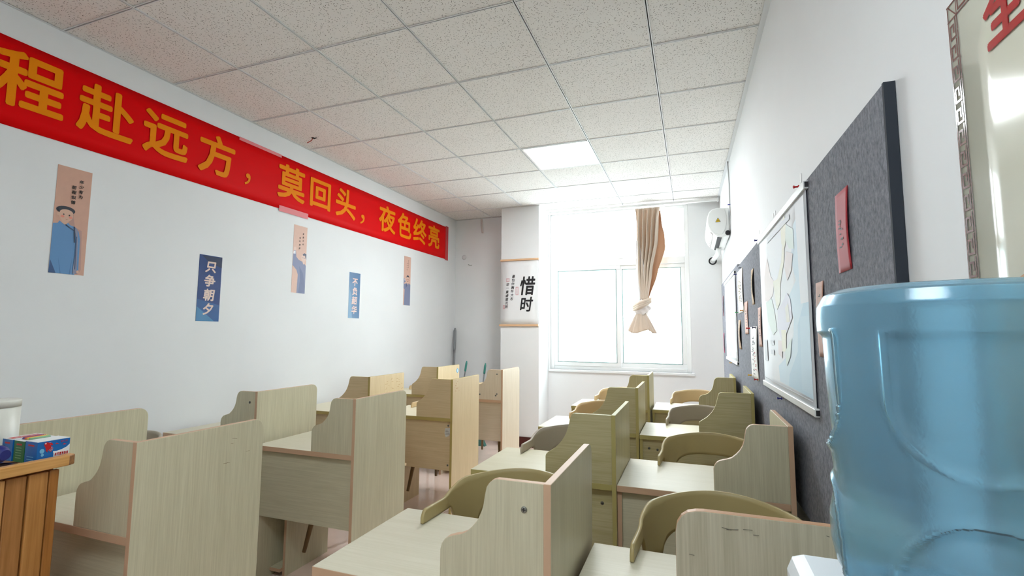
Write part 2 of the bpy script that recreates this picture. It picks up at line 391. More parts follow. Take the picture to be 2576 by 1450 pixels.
# ------------------------------------------------------------------ left wall: banner and posters
def LW(off): return lambda u, v: (XL+off, u, v)
ban = empty('banner', (XL, 2.3, 2.373)); tag(ban, 'long red cloth banner with orange Chinese lettering along the left wall', 'banner')
def inv(parent, o): o.matrix_parent_inverse = Matrix.Translation(parent.location).inverted(); return o
def cloth(u, v):
    y = -0.45 + u*5.465; z = 2.373 + v*0.444
    return (XL+0.004+0.0015*math.sin(y*3.1)*math.sin(v*5), y, z)
inv(ban, MB().grid(cloth, 80, 6).build('cloth', M_red, ban, solid=0.002))
for ch, y0, y1, z0, z1 in (('程', .345, .632, 2.475, 2.768), ('赴', .688, .98, 2.474, 2.762), ('远', 1.032, 1.32, 2.476, 2.752), ('方', 1.392, 1.672, 2.468, 2.756),
        ('，', 1.765, 1.815, 2.475, 2.565), ('莫', 2.072, 2.37, 2.468, 2.76), ('回', 2.43, 2.69, 2.482, 2.74), ('头', 2.762, 3.052, 2.472, 2.76),
        ('，', 3.13, 3.198, 2.470, 2.568), ('夜', 3.438, 3.752, 2.468, 2.762), ('色', 3.796, 4.086, 2.472, 2.762), ('终', 4.128, 4.44, 2.466, 2.768), ('亮', 4.488, 4.778, 2.47, 2.768)):
    bt = MB(); put_glyph(bt, ch, LW(0.0085), box=(y0, y1, z0, z1), bold=0.024 if ch != '，' else 0.0)
    inv(ban, bt.build('character', M_orange, ban))
M_tp = mat('tape_strip', '#e88a90', 0.12)
for y0, y1, z0, z1, sk in ((2.10, 2.42, 2.352, 2.40, 0.0), (1.70, 2.10, 2.795, 2.82, 0.0), (4.95, 5.03, 2.36, 2.83, 0)):
    inv(ban, MB().box(XL+0.0068, XL+0.0078, y0, y1, z0, z1).build('tape', M_tp if y0 < 4 else mat('tape_red', '#c8333a', 0.15), ban))

SKIN = '#d8b29c'
def poster(y0, y1, z0, z1, label, bgcol, shapes, texts, rough=0.35):
    """flat paper strip on the left wall; shapes in 0..1 coordinates of the sheet"""
    t = empty('wall_poster', (XL, (y0+y1)/2, z0)); tag(t, label, 'poster')
    inv(t, MB().box(XL, XL+0.0015, y0, y1, z0, z1).build('sheet', mat('sheet_'+bgcol, bgcol, rough, noise=0.03, nscale=30), t))
    mb = MB(); ms = []
    def mi(c):
        mt = mat('print_'+c, c, rough)
        if mt not in ms: ms.append(mt)
        return ms.index(mt)
    lay = 0.0018
    for col, pts in shapes:
        pts = [(min(1, max(0, a)), min(1, max(0, b))) for a, b in pts]
        mb.poly([(XL+lay, y0+a*(y1-y0), z0+b*(z1-z0)) for a, b in pts], mi(col)); lay += 0.00012
    for ch, a, b, sz, col, bold in texts:
        put_glyph(mb, ch, LW(lay), em=(y0+a*(y1-y0), z0+b*(z1-z0), sz), m=mi(col), bold=bold, shear=0.12)
    inv(t, mb.build('print', ms, t)); return t
robe1 = [(0, .452), (.13, .46), (.17, .485), (.24, .47), (.33, .455), (.42, .478), (.48, .458), (.62, .45), (.74, .41), (.80, .34), (.83, .04), (.76, .03), (.72, 0), (0, 0)]
poster(.634, .792, 1.671, 2.250, 'pink poster of a person in a sky blue robe, nearest the podium', '#d0a490', [
    ('#b9958a', [(.40, .62), (.56, .60), (.55, .55), (.62, .45), (.83, .42), (.90, .05), (.80, .0), (.5, .3)]),
    ('#5f8fc0', robe1),
    ('#3c5a86', [(.02, .12), (.20, .0), (.0, .0)]), ('#4d7aad', [(.22, .16), (.30, 0), (.34, 0)]), ('#4d7aad', [(.62, .16), (.56, 0), (.60, 0)]),
    (SKIN, [(.20, .52), (.42, .52), (.40, .47), (.33, .455), (.24, .47)]),
    (SKIN, ell(.34, .545, .20, .062)), (SKIN, ell(.13, .545, .05, .016)),
    ('#2c3340', ell(.32, .59, .27, .037) ), (SKIN, ell(.345, .566, .19, .032)),
    ('#e08a78', ell(.24, .528, .055, .011)), ('#e08a78', ell(.47, .528, .05, .011)),
    ('#26262c', ell(.27, .549, .022, .007)), ('#26262c', ell(.43, .547, .022, .007)),
    ('#9a5a4c', [(.31, .508), (.36, .502), (.41, .508), (.36, .505)]),
    ('#39506f', [(.33, .452), (.62, .405), (.64, .41), (.36, .46)]),
    ('#8b8fa6', [(.62, .43), (.70, .43), (.74, .3), (.78, .01), (.66, .01), (.70, .3)]), ('#2f3a55', [(.58, .45), (.62, .45), (.66, .3), (.63, .3)]),
    ('#3f5476', [(.67, .36), (.70, .36), (.73, .05), (.70, .05)]), (SKIN, ell(.80, .03, .04, .014))],
    [(c, .70, .885-.048*i, .021, '#1a1a1a', .03) for i, c in enumerate('年少有为')] + [(c, .50, .82-.048*i, .021, '#1a1a1a', .03) for i, c in enumerate('前程似锦')])
poster(1.455, 1.625, 1.440, 1.896, 'glossy navy poster with four pale Chinese characters above the front desks', '#1f3f7c', [
    ('#2c5a96', [(0, .0), (1, .0), (1, .25), (0, .33)]), ('#4b86b4', [(0, 0), (.8, 0), (0, .22)]), ('#16294f', [(.1, .99), (1, .99), (1, .83), (.4, .9)])],
    [(c, .50, .83-.215*i, .085, '#e6cfc4', .03) for i, c in enumerate('只争朝夕')], rough=0.12)
poster(2.275, 2.426, 1.700, 2.278, 'creased pink poster of a person in slate clothes raising an arm', '#dcb6a4', [
    ('#7f86a6', [(.05, .62), (.2, .62), (.26, .53), (.45, .49), (.75, .47), (1, .42), (1, 0), (.38, 0), (.42, .27), (.30, .34), (.0, .40), (.02, .55)]),
    ('#6b7397', [(.5, .4), (.8, .3), (1, .1), (1, 0), (.5, 0), (.6, .2)]),
    ('#e4e2e6', [(.02, .57), (.18, .57), (.18, .61), (.04, .61)]), ('#e2c4b6', ell(.14, .645, .09, .03)),
    ('#e2c4b6', ell(.80, .53, .18, .055)), ('#e2c4b6', [(.72, .5), (.9, .5), (.88, .45), (.8, .43), (.74, .46)]),
    ('#4a5368', [(.72, .585), (.85, .605), (1, .595), (1, .51), (.93, .54), (.90, .57), (.74, .565)]),
    ('#3a3f52', [(.68, .535), (.92, .53), (.92, .526), (.68, .531)]), ('#5a6080', [(.55, .36), (.62, .30), (.60, .30)]), ('#5a6080', [(.62, .2), (.8, .12), (.78, .12)])],
    [(c, .70, .89-.052*i, .017, '#3c2c28', .02) for i, c in enumerate('星星之火')] + [(c, .46, .82-.052*i, .017, '#3c2c28', .02) for i, c in enumerate('也可燎原')])
poster(3.005, 3.172, 1.510, 1.960, 'steel blue poster with four pale pink Chinese characters', '#2f6496', [
    ('#4f7fa8', [(0, 0), (.35, 0), (.2, .5), (0, .7)])],
    [(c, .52, .80-.205*i, .082, '#e2bfb6', .03) for i, c in enumerate('不负韶华')], rough=0.2)
poster(3.962, 4.105, 1.690, 2.266, 'small pink poster of a person in a grey robe, nearest the window', '#dcb3a2', [
    ('#8088a6', [(.05, .43), (.25, .44), (.45, .45), (.6, .46), (.8, .45), (1, .43), (1, 0), (.1, 0), (.16, .32), (0, .34), (.0, .54), (.2, .55), (.3, .48), (.14, .47)]),
    ('#5f6788', [(.30, .42), (.55, .46), (.5, .40), (.33, .35)]),
    ('#d2d0d8', ell(.18, .52, .09, .028)), ('#dbb39f', ell(.28, .525, .09, .022)),
    ('#dfbcaa', ell(.60, .52, .21, .075)), ('#dfbcaa', [(.5, .47), (.7, .47), (.68, .435), (.6, .42), (.52, .435)]), ('#3a3f50', [(.38, .56), (.42, .60), (.6, .62), (.78, .595), (.80, .55), (.74, .575), (.5, .58)]),
    ('#c98478', ell(.46, .52, .06, .016)), ('#c98478', ell(.74, .515, .05, .014)), ('#8a3a34', ell(.60, .49, .07, .008)), ('#26262c', ell(.52, .535, .025, .006)), ('#26262c', ell(.68, .535, .025, .006))] +
    [('#4c3a34', [(x-.03, z), (x+.035, z+.006), (x+.02, z-.018), (x-.02, z-.014)]) for x, zz in ((.62, .92), (.42, .86)) for z in (zz, zz-.043, zz-.085, zz-.128)], [])
# ceiling wires and back wall details
wr = MB(); wr.lathe([(0.012, CEIL-0.001), (0.012, CEIL+0.003)], (-0.342, 2.206), 12)
t = empty('ceiling_wire', (-0.342, 2.206, CEIL)); tag(t, 'short red and black wire ends poking from a ceiling tile', 'wire')
inv(t, MB().lathe([(0.013, CEIL+0.001), (0.013, CEIL+0.004)], (-0.342, 2.206), 12).build('hole', M_black, t))
inv(t, MB().tube([(-0.342, 2.206, CEIL+0.003), (-0.35, 2.20, CEIL-0.02), (-0.375, 2.18, CEIL-0.045)], 0.004, 6).build('red_wire', mat('wire_red', '#a33a2a', 0.5), t))
inv(t, MB().tube([(-0.342, 2.21, CEIL+0.003), (-0.33, 2.205, CEIL-0.006), (-0.30, 2.20, CEIL-0.004)], 0.004, 6).build('black_wire', M_dark, t))
t = tag(MB().lathe([(0.0, 0.0), (0.03, 0.0), (0.033, 0.004), (0.027, 0.011), (0.014, 0.014), (0.0, 0.014)], (0, 0), 24, caps=False).build('hole_cover', mat('cap_white', '#d6d6d8', 0.4)), 'round white cap over a pipe hole in the back corner', 'pipe cap')
t.location = (-0.425, YB, CEIL-0.538); t.rotation_euler = (math.radians(90), 0, 0)
tag(MB().grid(lambda u, v: (-0.178+0.03*u+0.02*v, YB-0.004-0.015*math.sin(v*3), CEIL-0.01-0.20*v), 2, 8).build('peeling_tape', mat('tape_old', '#cfc6c2', 0.4), solid=0.001), 'strip of old tape peeling off the top of the back wall', 'tape')
tag(MB().tube([(-0.36, YB-0.004, 2.33), (-0.335, YB-0.012, 2.318), (-0.31, YB-0.012, 2.312), (-0.305, YB-0.004, 2.322)], 0.0025, 6).build('wall_hook', M_dark), 'small bent wire hook on the back wall', 'hook')

# ------------------------------------------------------------------ scroll on the column
YS = 4.85
t = empty('hanging_scroll', (0.55, YS, 1.46)); tag(t, 'white calligraphy scroll with wooden rods hanging on the column', 'scroll')
inv(t, MB().grid(lambda u, v: (0.302+u*0.494, YS-0.006-0.003*math.sin(v*math.pi), 1.475+v*0.815), 4, 10).build('paper', M_paper, t, solid=0.001))
for z, x0, x1, nm in ((2.294, 0.296, 0.808, 'top_rod'), (1.470, 0.286, 0.802, 'bottom_rod')):
    inv(t, MB().box(x0, x1, YS-0.022, YS, z-0.012, z+0.012).build(nm, M_rod, t, bevel=0.004))
SP = lambda u, v: (u, YS-0.0115, v)
for ch, bx_ in (('惜', (.562, .762, 1.845, 2.08)), ('时', (.562, .735, 1.64, 1.825))):
    mb = MB(); put_glyph(mb, ch, SP, box=bx_, bold=0.022, shear=0.15, nv=(0, -1, 0)); inv(t, mb.build('character', M_ink, t))
mb = MB()
for i, c in enumerate('最怕你胸怀大志'): put_glyph(mb, c, SP, em=(.475-.004*i, 2.085-.047*i, .040), bold=0.012, shear=0.15, nv=(0, -1, 0))
for i, c in enumerate('却一直虚度光阴'): put_glyph(mb, c, SP, em=(.397-.003*i, 1.985-.047*i, .040), bold=0.012, shear=0.15, nv=(0, -1, 0))
tag(inv(t, mb.build('small_lettering', M_ink, t)), kind='stuff')
def seal(x0, x1, z0, z1, w=.004):
    mb = MB()
    for a in ((x0, x1, z0, z0+w), (x0, x1, z1-w, z1), (x0, x0+w, z0, z1), (x1-w, x1, z0, z1)):
        mb.poly([(a[0], YS-.0115, a[2]), (a[1], YS-.0115, a[2]), (a[1], YS-.0115, a[3]), (a[0], YS-.0115, a[3])])
    n = max(1, round((z1-z0)/(x1-x0)))
    for k in range(n*2):
        zc = z0+(k+.5)*(z1-z0)/(n*2)
        mb.poly([(x0+.009, YS-.0115, zc-.002), (x1-.009, YS-.0115, zc-.002), (x1-.009, YS-.0115, zc+.002), (x0+.009, YS-.0115, zc+.002)])
    inv(t, mb.build('seal_stamp', M_seal, t))
seal(.378, .42, 2.02, 2.062); seal(.505, .54, 1.85, 1.95); seal(.335, .36, 1.675, 1.72)

# ------------------------------------------------------------------ curtain
M_cur = mat('curtain_beige', '#dac8b6', 0.75); M_cur2 = mat('curtain_lining', '#e2dcd9', 0.75); M_flap = mat('curtain_tan', '#bd9678', 0.75)
for q in (M_cur, M_cur2, M_flap):
    nt = q.node_tree; b = nt.nodes['Principled BSDF']; out = nt.nodes['Material Output']
    tr_ = nt.nodes.new('ShaderNodeBsdfTranslucent'); tr_.inputs[0].default_value = b.inputs['Base Color'].default_value
    mx = nt.nodes.new('ShaderNodeMixShader'); mx.inputs[0].default_value = 0.22
    nt.links.new(b.outputs[0], mx.inputs[1]); nt.links.new(tr_.outputs[0], mx.inputs[2]); nt.links.new(mx.outputs[0], out.inputs[0])
t = empty('curtain', (2.05, 5.15, 1.38)); tag(t, 'beige curtain tied in a knot in front of the window', 'curtain')
def interp(v, tab):
    for (a, x), (b, y) in zip(tab, tab[1:]):
        if v <= b:
            k = (v-a)/(b-a); k = k*k*(3-2*k)*0.5+k*0.5; return x+(y-x)*k
    return tab[-1][1]
def drape(u, v):
    xl = interp(v, [(0, 1.952), (.3, 1.955), (.6, 1.962), (1, 1.992)]); xr = interp(v, [(0, 2.235), (.12, 2.215), (.35, 2.20), (.7, 2.13), (1, 2.075)])
    ph = 2*math.pi*5.0*u + 0.8*math.sin(v*2.2)
    amp = interp(v, [(0, .034), (.3, .055), (.75, .045), (1, .018)])
    pinch = 1 if v > .03 else .6+.4*v/.03
    return (xl+(xr-xl)*u + 0.010*math.sin(ph*2+v*3), 5.155+amp*pinch*math.sin(ph) + 0.006*math.sin(9*v+5*u), 2.905 - v*1.13 + 0.008*math.sin(ph)*(1-v))
inv(t, MB().grid(drape, 110, 40).build('drape', M_cur, t, solid=0.003))
def flap(u, v):
    xl = interp(v, [(0, 2.19), (.3, 2.165), (.7, 2.11), (1, 2.06)]); xr = interp(v, [(0, 2.245), (.14, 2.255), (.28, 2.285), (.42, 2.29), (.7, 2.195), (1, 2.085)])
    return (xl+(xr-xl)*u, 5.185+0.018*math.sin(u*3.5)+0.02*u*math.sin(v*5), 2.87 - v*1.10)
inv(t, MB().grid(flap, 16, 30).build('folded_edge', M_flap, t, solid=0.003))
def inner(u, v):
    xl = interp(v, [(0, 1.958), (.5, 1.945), (1, 1.985)]); xr = interp(v, [(0, 1.99), (.5, 2.05), (.8, 2.06), (1, 2.03)])
    return (xl+(xr-xl)*u, 5.118+0.016*math.sin(u*9+v*4)+0.03*v, 2.50 - v*0.73)
inv(t, MB().grid(inner, 24, 24).build('lining', M_cur2, t, solid=0.003))
def knot(u, v):
    th = 2*math.pi*u; ph = math.pi*v
    r = 1+0.09*math.sin(4*th+5*ph)+0.06*math.sin(7*th-6*ph)
    return (2.006+0.098*r*math.sin(ph)*math.cos(th), 5.135+0.075*r*math.sin(ph)*math.sin(th), 1.685+0.092*r*math.cos(ph))
inv(t, MB().grid(knot, 60, 30, wrap=True).build('knot', M_cur2, t))
kb = MB()
for off, mm in ((0, 0), (0.028, 0), (0.056, 0)):
    pts = [(1.905+0.215*k/14, 5.135-0.078*math.sin(math.pi*k/14)-0.01, 1.655+off*0.8+0.10*(k/14)**1.3) for k in range(15)]
    kb.tube(pts, [0.010+0.014*math.sin(math.pi*k/14) for k in range(15)], 10)
inv(t, kb.build('knot_wrap', M_cur, t))
def tail(u, v):
    th = 2*math.pi*u; k = v**0.8
    rx = 0.045+0.10*k; ry = 0.03+0.035*k
    f = 1+0.16*k*math.sin(11*th)+0.08*k*math.sin(5*th+1)
    return (2.0+rx*f*math.cos(th), 5.135+ry*f*math.sin(th), 1.635-0.235*v-0.02*k*math.cos(3*th))
inv(t, MB().grid(tail, 110, 16, wrap=True).build('tail', M_cur, t, solid=0.003))
t = empty('curtain_rail', (1.87, 5.17, 2.92)); tag(t, 'white curtain rail above the window', 'curtain rail')
inv(t, MB().box(0.845, 2.895, 5.135, 5.175, 2.925, 2.955).build('track', M_white, t, bevel=0.004))
for x in (0.848, 2.885): inv(t, MB().box(x-0.005, x+0.012, 5.128, 5.182, 2.918, 2.958).build('end_cap', M_white, t, bevel=0.003))
for k in range(9): inv(t, MB().tube([(1.965+k*0.032, 5.155, 2.928), (1.965+k*0.032, 5.15, 2.912), (1.965+k*0.032, 5.158, 2.900)], 0.003, 6).build('hook', M_white, t))

# ------------------------------------------------------------------ wall air conditioner
YA = 4.0; WA = XR(4.4)
t = empty('wall_air_conditioner', (WA, YA, 2.28)); tag(t, 'white wall-mounted air conditioner in the far right corner', 'air conditioner')
prof = [(0, 2.553), (-.10, 2.558), (-.145, 2.548), (-.172, 2.520), (-.187, 2.475), (-.190, 2.43), (-.182, 2.385), (-.163, 2.345), (-.135, 2.312), (-.105, 2.292), (-.075, 2.283), (0, 2.283)]
inv(t, MB().prism([(WA-0.006+a, b) for a, b in prof], 'y', YA, YA+0.82, 0, 0, True).build('casing', mat('ac_case', '#eceeed', 0.3), t, bevel=0.006))
plate = [(-.035, 2.54), (-.10, 2.55), (-.142, 2.54), (-.166, 2.512), (-.178, 2.47), (-.18, 2.43), (-.172, 2.388), (-.153, 2.348), (-.125, 2.318), (-.095, 2.303), (-.065, 2.305), (-.04, 2.34), (-.022, 2.40), (-.018, 2.47)]
ep = inv(t, MB().prism([(WA-0.006+a, b) for a, b in plate], 'y', YA-0.005, YA+0.001).build('end_plate', mat('ac_plate', '#dcdedc', 0.4), t, bevel=0.002))
tri = MB(); cxx, czz = WA-0.10, 2.437
tri.poly([(cxx-.024, YA-.0056, czz-.016), (cxx+.022, YA-.0056, czz-.014), (cxx, YA-.0056, czz+.028)], 0)
tri.poly([(cxx-.018, YA-.0060, czz-.012), (cxx+.016, YA-.0060, czz-.011), (cxx, YA-.0060, czz+.020)], 1)
tri.poly([(cxx-.006, YA-.0064, czz-.008), (cxx+.005, YA-.0064, czz-.008), (cxx+.004, YA-.0064, czz+.004), (cxx-.001, YA-.0064, czz+.008), (cxx-.005, YA-.0064, czz+.003)], 0)
so = tri.build('warning_sticker', [M_black, mat('warn_yellow', '#e8c31c', 0.5)], ep)
# outlet under the front edge
ol = [(-.160, 2.336), (-.118, 2.296)]
def on(k, d): return (WA-0.006+ol[0][0]+(ol[1][0]-ol[0][0])*k - d*0.69, ol[0][1]+(ol[1][1]-ol[0][1])*k - d*0.72)
a, b, c_, d_ = on(0, .004), on(.55, .005), on(.55, -.01), on(0, -.01)
inv(t, MB().prism([a, b, c_, d_], 'y', YA+0.03, YA+0.79).build('outlet', mat('ac_outlet', '#b9b2b0', 0.5), t))
inv(t, MB().prism([(WA-.108, 2.2855), (WA-.070, 2.2785), (WA-.070, 2.29), (WA-.108, 2.297)], 'y', YA+0.04, YA+0.78).build('slot', M_dark, t))
for k in range(7):
    yv = YA+0.06+k*0.105; p0, p1 = on(.1, .006), on(.45, .007)
    inv(t, MB().prism([p0, p1, (p1[0]+.01, p1[1]+.01), (p0[0]+.01, p0[1]+.01)], 'y', yv, yv+0.05).build('louver', M_white, t))
inv(t, MB().tube([(WA-.02, YA-0.012, 2.315), (WA-.02, YA+0.05, 2.315)], 0.022, 14).build('pipe_stub', M_dark, t))
tag(MB().tube([(XR(4.9)-.06, 4.62, 2.29), (2.86, 4.95, 2.262), (2.817, 5.29, 2.238)], 0.026, 14).build('condensate_pipe', mat('pipe_wrap', '#e6e8e8', 0.5)), 'white wrapped pipe running from the air conditioner into the wall', 'pipe')
ho = tag(MB().lathe([(0.030, -0.004), (0.046, -0.004), (0.046, 0.001), (0.030, 0.001), (0.030, -0.004)], (0, 0), 24, caps=False).build('pipe_hole', M_dark), 'dark round pipe hole in the back wall below the air conditioner', 'hole')
ho.location = (2.817, YB-0.001, 2.234); ho.rotation_euler = (math.radians(90), 0, 0)
tag(MB().tube([(XR(3.92)-.012, 3.92, CEIL), (XR(3.92)-.006, 3.925, 2.75), (XR(3.95)-.006, 3.95, 2.5), (XR(3.98)-.012, 3.975, 2.33)], 0.005, 8).build('power_cable', mat('cable_grey', '#b8babb', 0.5)), 'thin grey cable dropping from the ceiling to the air conditioner', 'cable')

# ------------------------------------------------------------------ felt board and what hangs on it
def felt():
    mt = mat('grey_felt', '#5c5d63', 0.95); nt = mt.node_tree; b = nt.nodes['Principled BSDF']; N = nt.nodes.new; L = nt.links.new
    g = N('ShaderNodeNewGeometry'); mp = N('ShaderNodeMapping'); mp.inputs['Scale'].default_value = (85, 85, 55); L(g.outputs['Position'], mp.inputs[0])
    n = N('ShaderNodeTexNoise'); n.inputs['Scale'].default_value = 1.0; n.inputs['Detail'].default_value = 8; n.inputs['Roughness'].default_value = 0.75; L(mp.outputs[0], n.inputs['Vector'])
    r = N('ShaderNodeValToRGB'); r.color_ramp.elements[0].position = .35; r.color_ramp.elements[1].position = .68
    r.color_ramp.elements[0].color = (*rgb('#62646c'), 1); r.color_ramp.elements[1].color = (*rgb('#9a9ca6'), 1)
    L(n.outputs['Fac'], r.inputs[0]); L(r.outputs[0], b.inputs['Base Color']); return mt
M_felt = felt()
t = empty('felt_board', (XR(2.6), 2.6, 0.70)); tag(t, 'long grey felt notice board covering the right wall', 'notice board')
def panel(y0, y1, z0, z1, name, th=0.02):
    mb = MB(); v = [RW(y, z, o) for o in (0.001, th) for y in (y0, y1) for z in (z0, z1)]
    mb.v = v
    for q in ((0, 1, 3, 2), (4, 6, 7, 5), (0, 4, 5, 1), (2, 3, 7, 6), (0, 2, 6, 4), (1, 5, 7, 3)): mb.face(list(q), 0)
    return inv(t, mb.build(name, M_felt, t))
panel(0.318, 3.35, 0.70, 1.905, 'felt_panel'); panel(3.351, 5.10, 0.70, 1.93, 'felt_panel')
mb = MB(); mb.prism([(XR(.309)-0.022, .309), (XR(.309)-0.001, .309), (XR(.318)-0.001, .3178), (XR(.318)-0.022, .3178)], 'z', 0.70, 1.905)
inv(t, mb.build('edge_strip', mat('board_edge', '#2b313a', 0.8), t))

def sheet_rw(y0, y1, z0, z1, off=0.022, bulge=0.006, curl=0.0):
    """a paper hanging on the board, slightly bowed; u runs from far (left) to near (right)"""
    return lambda u, v, e=0.0: RW(y1+(y0-y1)*u, z0+(z1-z0)*v, off+e+bulge*math.sin(math.pi*v)*(0.4+0.6*u)+curl*(1-v)**3)
def paper(y0, y1, z0, z1, name, label, cat, col, marks=(), bulge=0.006, curl=0.0, rough=0.6, group=None):
    fn = sheet_rw(y0, y1, z0, z1, 0.0215, bulge, curl)
    t = empty(name, (XR(y0), (y0+y1)/2, z0)); tag(t, label, cat, group)
    inv(t, MB().grid(fn, 6, 14).build('sheet', mat('paper_'+col, col, rough, noise=.06, nscale=25), t, solid=0.0008))
    if marks:
        mb = MB(); ms = []
        for c, pts in marks:
            mt = mat('print_'+c, c, 0.6)
            if mt not in ms: ms.append(mt)
            mb.poly([fn(a, b, 0.0012) for a, b in pts], ms.index(mt))
        inv(t, mb.build('print', ms, t))
    return t, fn
def brush(cx, cz, n, dz, w, h, seed, col='#241c1c'):
    rnd = random.Random(seed); out = []
    for k in range(n):
        z = cz-k*dz
        for j in range(3):
            x = cx+rnd.uniform(-w, w)*.5; y = z+rnd.uniform(-h, h)*.4; a = rnd.uniform(.25, .6)*w; b = rnd.uniform(.15, .4)*h
            if j == 1: a, b = b*w/h*.6, a*h/w*.8
            out.append((col, [(x-a, y-b*.3), (x+a*.8, y-b*.6), (x+a, y+b*.4), (x-a*.7, y+b*.7)]))
    return out
paper(.578, .690, 1.540, 1.760, 'red_tag', 'red paper tag with black brush writing near the top of the felt board', 'paper tag', '#a81f2e', brush(.45, .62, 5, .075, .22, .06, 1), bulge=.005)
paper(.858, .950, 1.300, 1.538, 'paper_tag', 'brown paper tag beside the large map, partly behind the blue bottle', 'paper tag', '#b98a76', brush(.5, .80, 4, .12, .25, .07, 2), bulge=.006)
paper(2.175, 2.290, 1.302, 1.526, 'paper_tag', 'pinkish brown paper tag touching the far edge of the large map', 'paper tag', '#c79885', brush(.55, .80, 7, .09, .25, .06, 3), bulge=.004)
paper(2.765, 2.955, 1.374, 1.598, 'paper_tag', 'pinkish brown paper tag left of the white sheet with two red pins', 'paper tag', '#c99a87', brush(.55, .72, 7, .09, .25, .06, 4), bulge=.004)
paper(2.415, 2.52, 1.557, 1.778, 'paper_tag', 'curled kraft paper strip between the two maps, upper one', 'paper tag', '#a5814f', brush(.45, .8, 6, .10, .3, .06, 5, '#5b3d22'), bulge=.012)
paper(3.225, 3.39, 1.258, 1.484, 'paper_tag', 'curled kraft paper strip between the two maps, lower one', 'paper tag', '#a8845a', brush(.45, .8, 6, .11, .3, .06, 6, '#5b3d22'), bulge=.012)
paper(4.845, 4.93, 1.57, 1.79, 'paper_tag', 'narrow dark red paper tag at the far end of the felt board', 'paper tag', '#8d4a5c', (), bulge=.008)
paper(4.895, 4.98, 1.172, 1.39, 'paper_tag', 'narrow pink paper tag low at the far end of the felt board', 'paper tag', '#c94f7c', (), bulge=.008)
paper(2.985, 3.36, 1.535, 1.862, 'notice_sheet', 'white sheet with brown brush drawing pinned beside the far map', 'paper', '#e6e3dc', brush(.45, .72, 9, .055, .3, .07, 8, '#8a7a4c')+brush(.7, .68, 7, .07, .2, .05, 9, '#3c3c3c'), bulge=.006)
paper(2.355, 2.67, 1.095, 1.42, 'notice_sheet', 'white sheet with small sketches pinned low beside the large map', 'paper', '#e4e2df', brush(.4, .78, 5, .07, .35, .06, 10, '#4a4a4a')+brush(.65, .5, 5, .08, .2, .06, 11, '#b0555a')+brush(.4, .45, 5, .09, .2, .05, 12, '#4a4a4a'), bulge=.006)

def wall_map(y0, y1, z0, z1, label, shapes, off=0.026):
    t = empty('wall_map', (XR(y0), (y0+y1)/2, z0)); tag(t, label, 'map')
    fn = lambda u, v, e=0.0: RW(y1+(y0-y1)*u, z0+(z1-z0)*v, off+e)
    inv(t, MB().grid(fn, 4, 16).build('sheet', mat('map_paper', '#e3e6ea', 0.55, spec=.3), t, solid=0.001))
    mb = MB(); ms = []; e = 0.0010
    for c, pts in shapes:
        k_ = rgb(c); pp = rgb('#e3e6ea'); mt = mat('mapprint_'+c, tuple(.62*a+.38*b for a, b in zip(k_, pp)), 0.55, spec=.3)   # inks blended toward the paper tone, haze put into their colour
        if mt not in ms: ms.append(mt)
        # cut into horizontal bands would be overkill: sheets are nearly flat
        mb.poly([fn(a, b, e) for a, b in pts], ms.index(mt)); e += 0.00015
    inv(t, mb.build('print', ms, t))
    for z, nm in ((z1, 'top_rod'), (z0, 'bottom_rod')):
        r = MB(); r.prism([(XR(y0-.01)-off-.009, y0-.01), (XR(y0-.01)-off+.013, y0-.01), (XR(y1+.01)-off+.013, y1+.01), (XR(y1+.01)-off-.009, y1+.01)], 'z', z-.014, z+.014)
        o = inv(t, r.build(nm, mat('map_rod', '#e4e6e6', 0.3), t, bevel=0.003))
        q = MB().box(XR(y0)-off-.005, XR(y0)-off+.009, y0-.0112, y0-.009, z-.009, z+.009).build('rod_socket', M_dark, o)
    return t
W_ = '#dfe2e8'
sea = [(1, .92), (.80, .84), (.74, .70), (.82, .58), (.66, .53), (.74, .42), (.72, .33), (.60, .22), (.48, .14), (.55, .04), (.97, .03)]
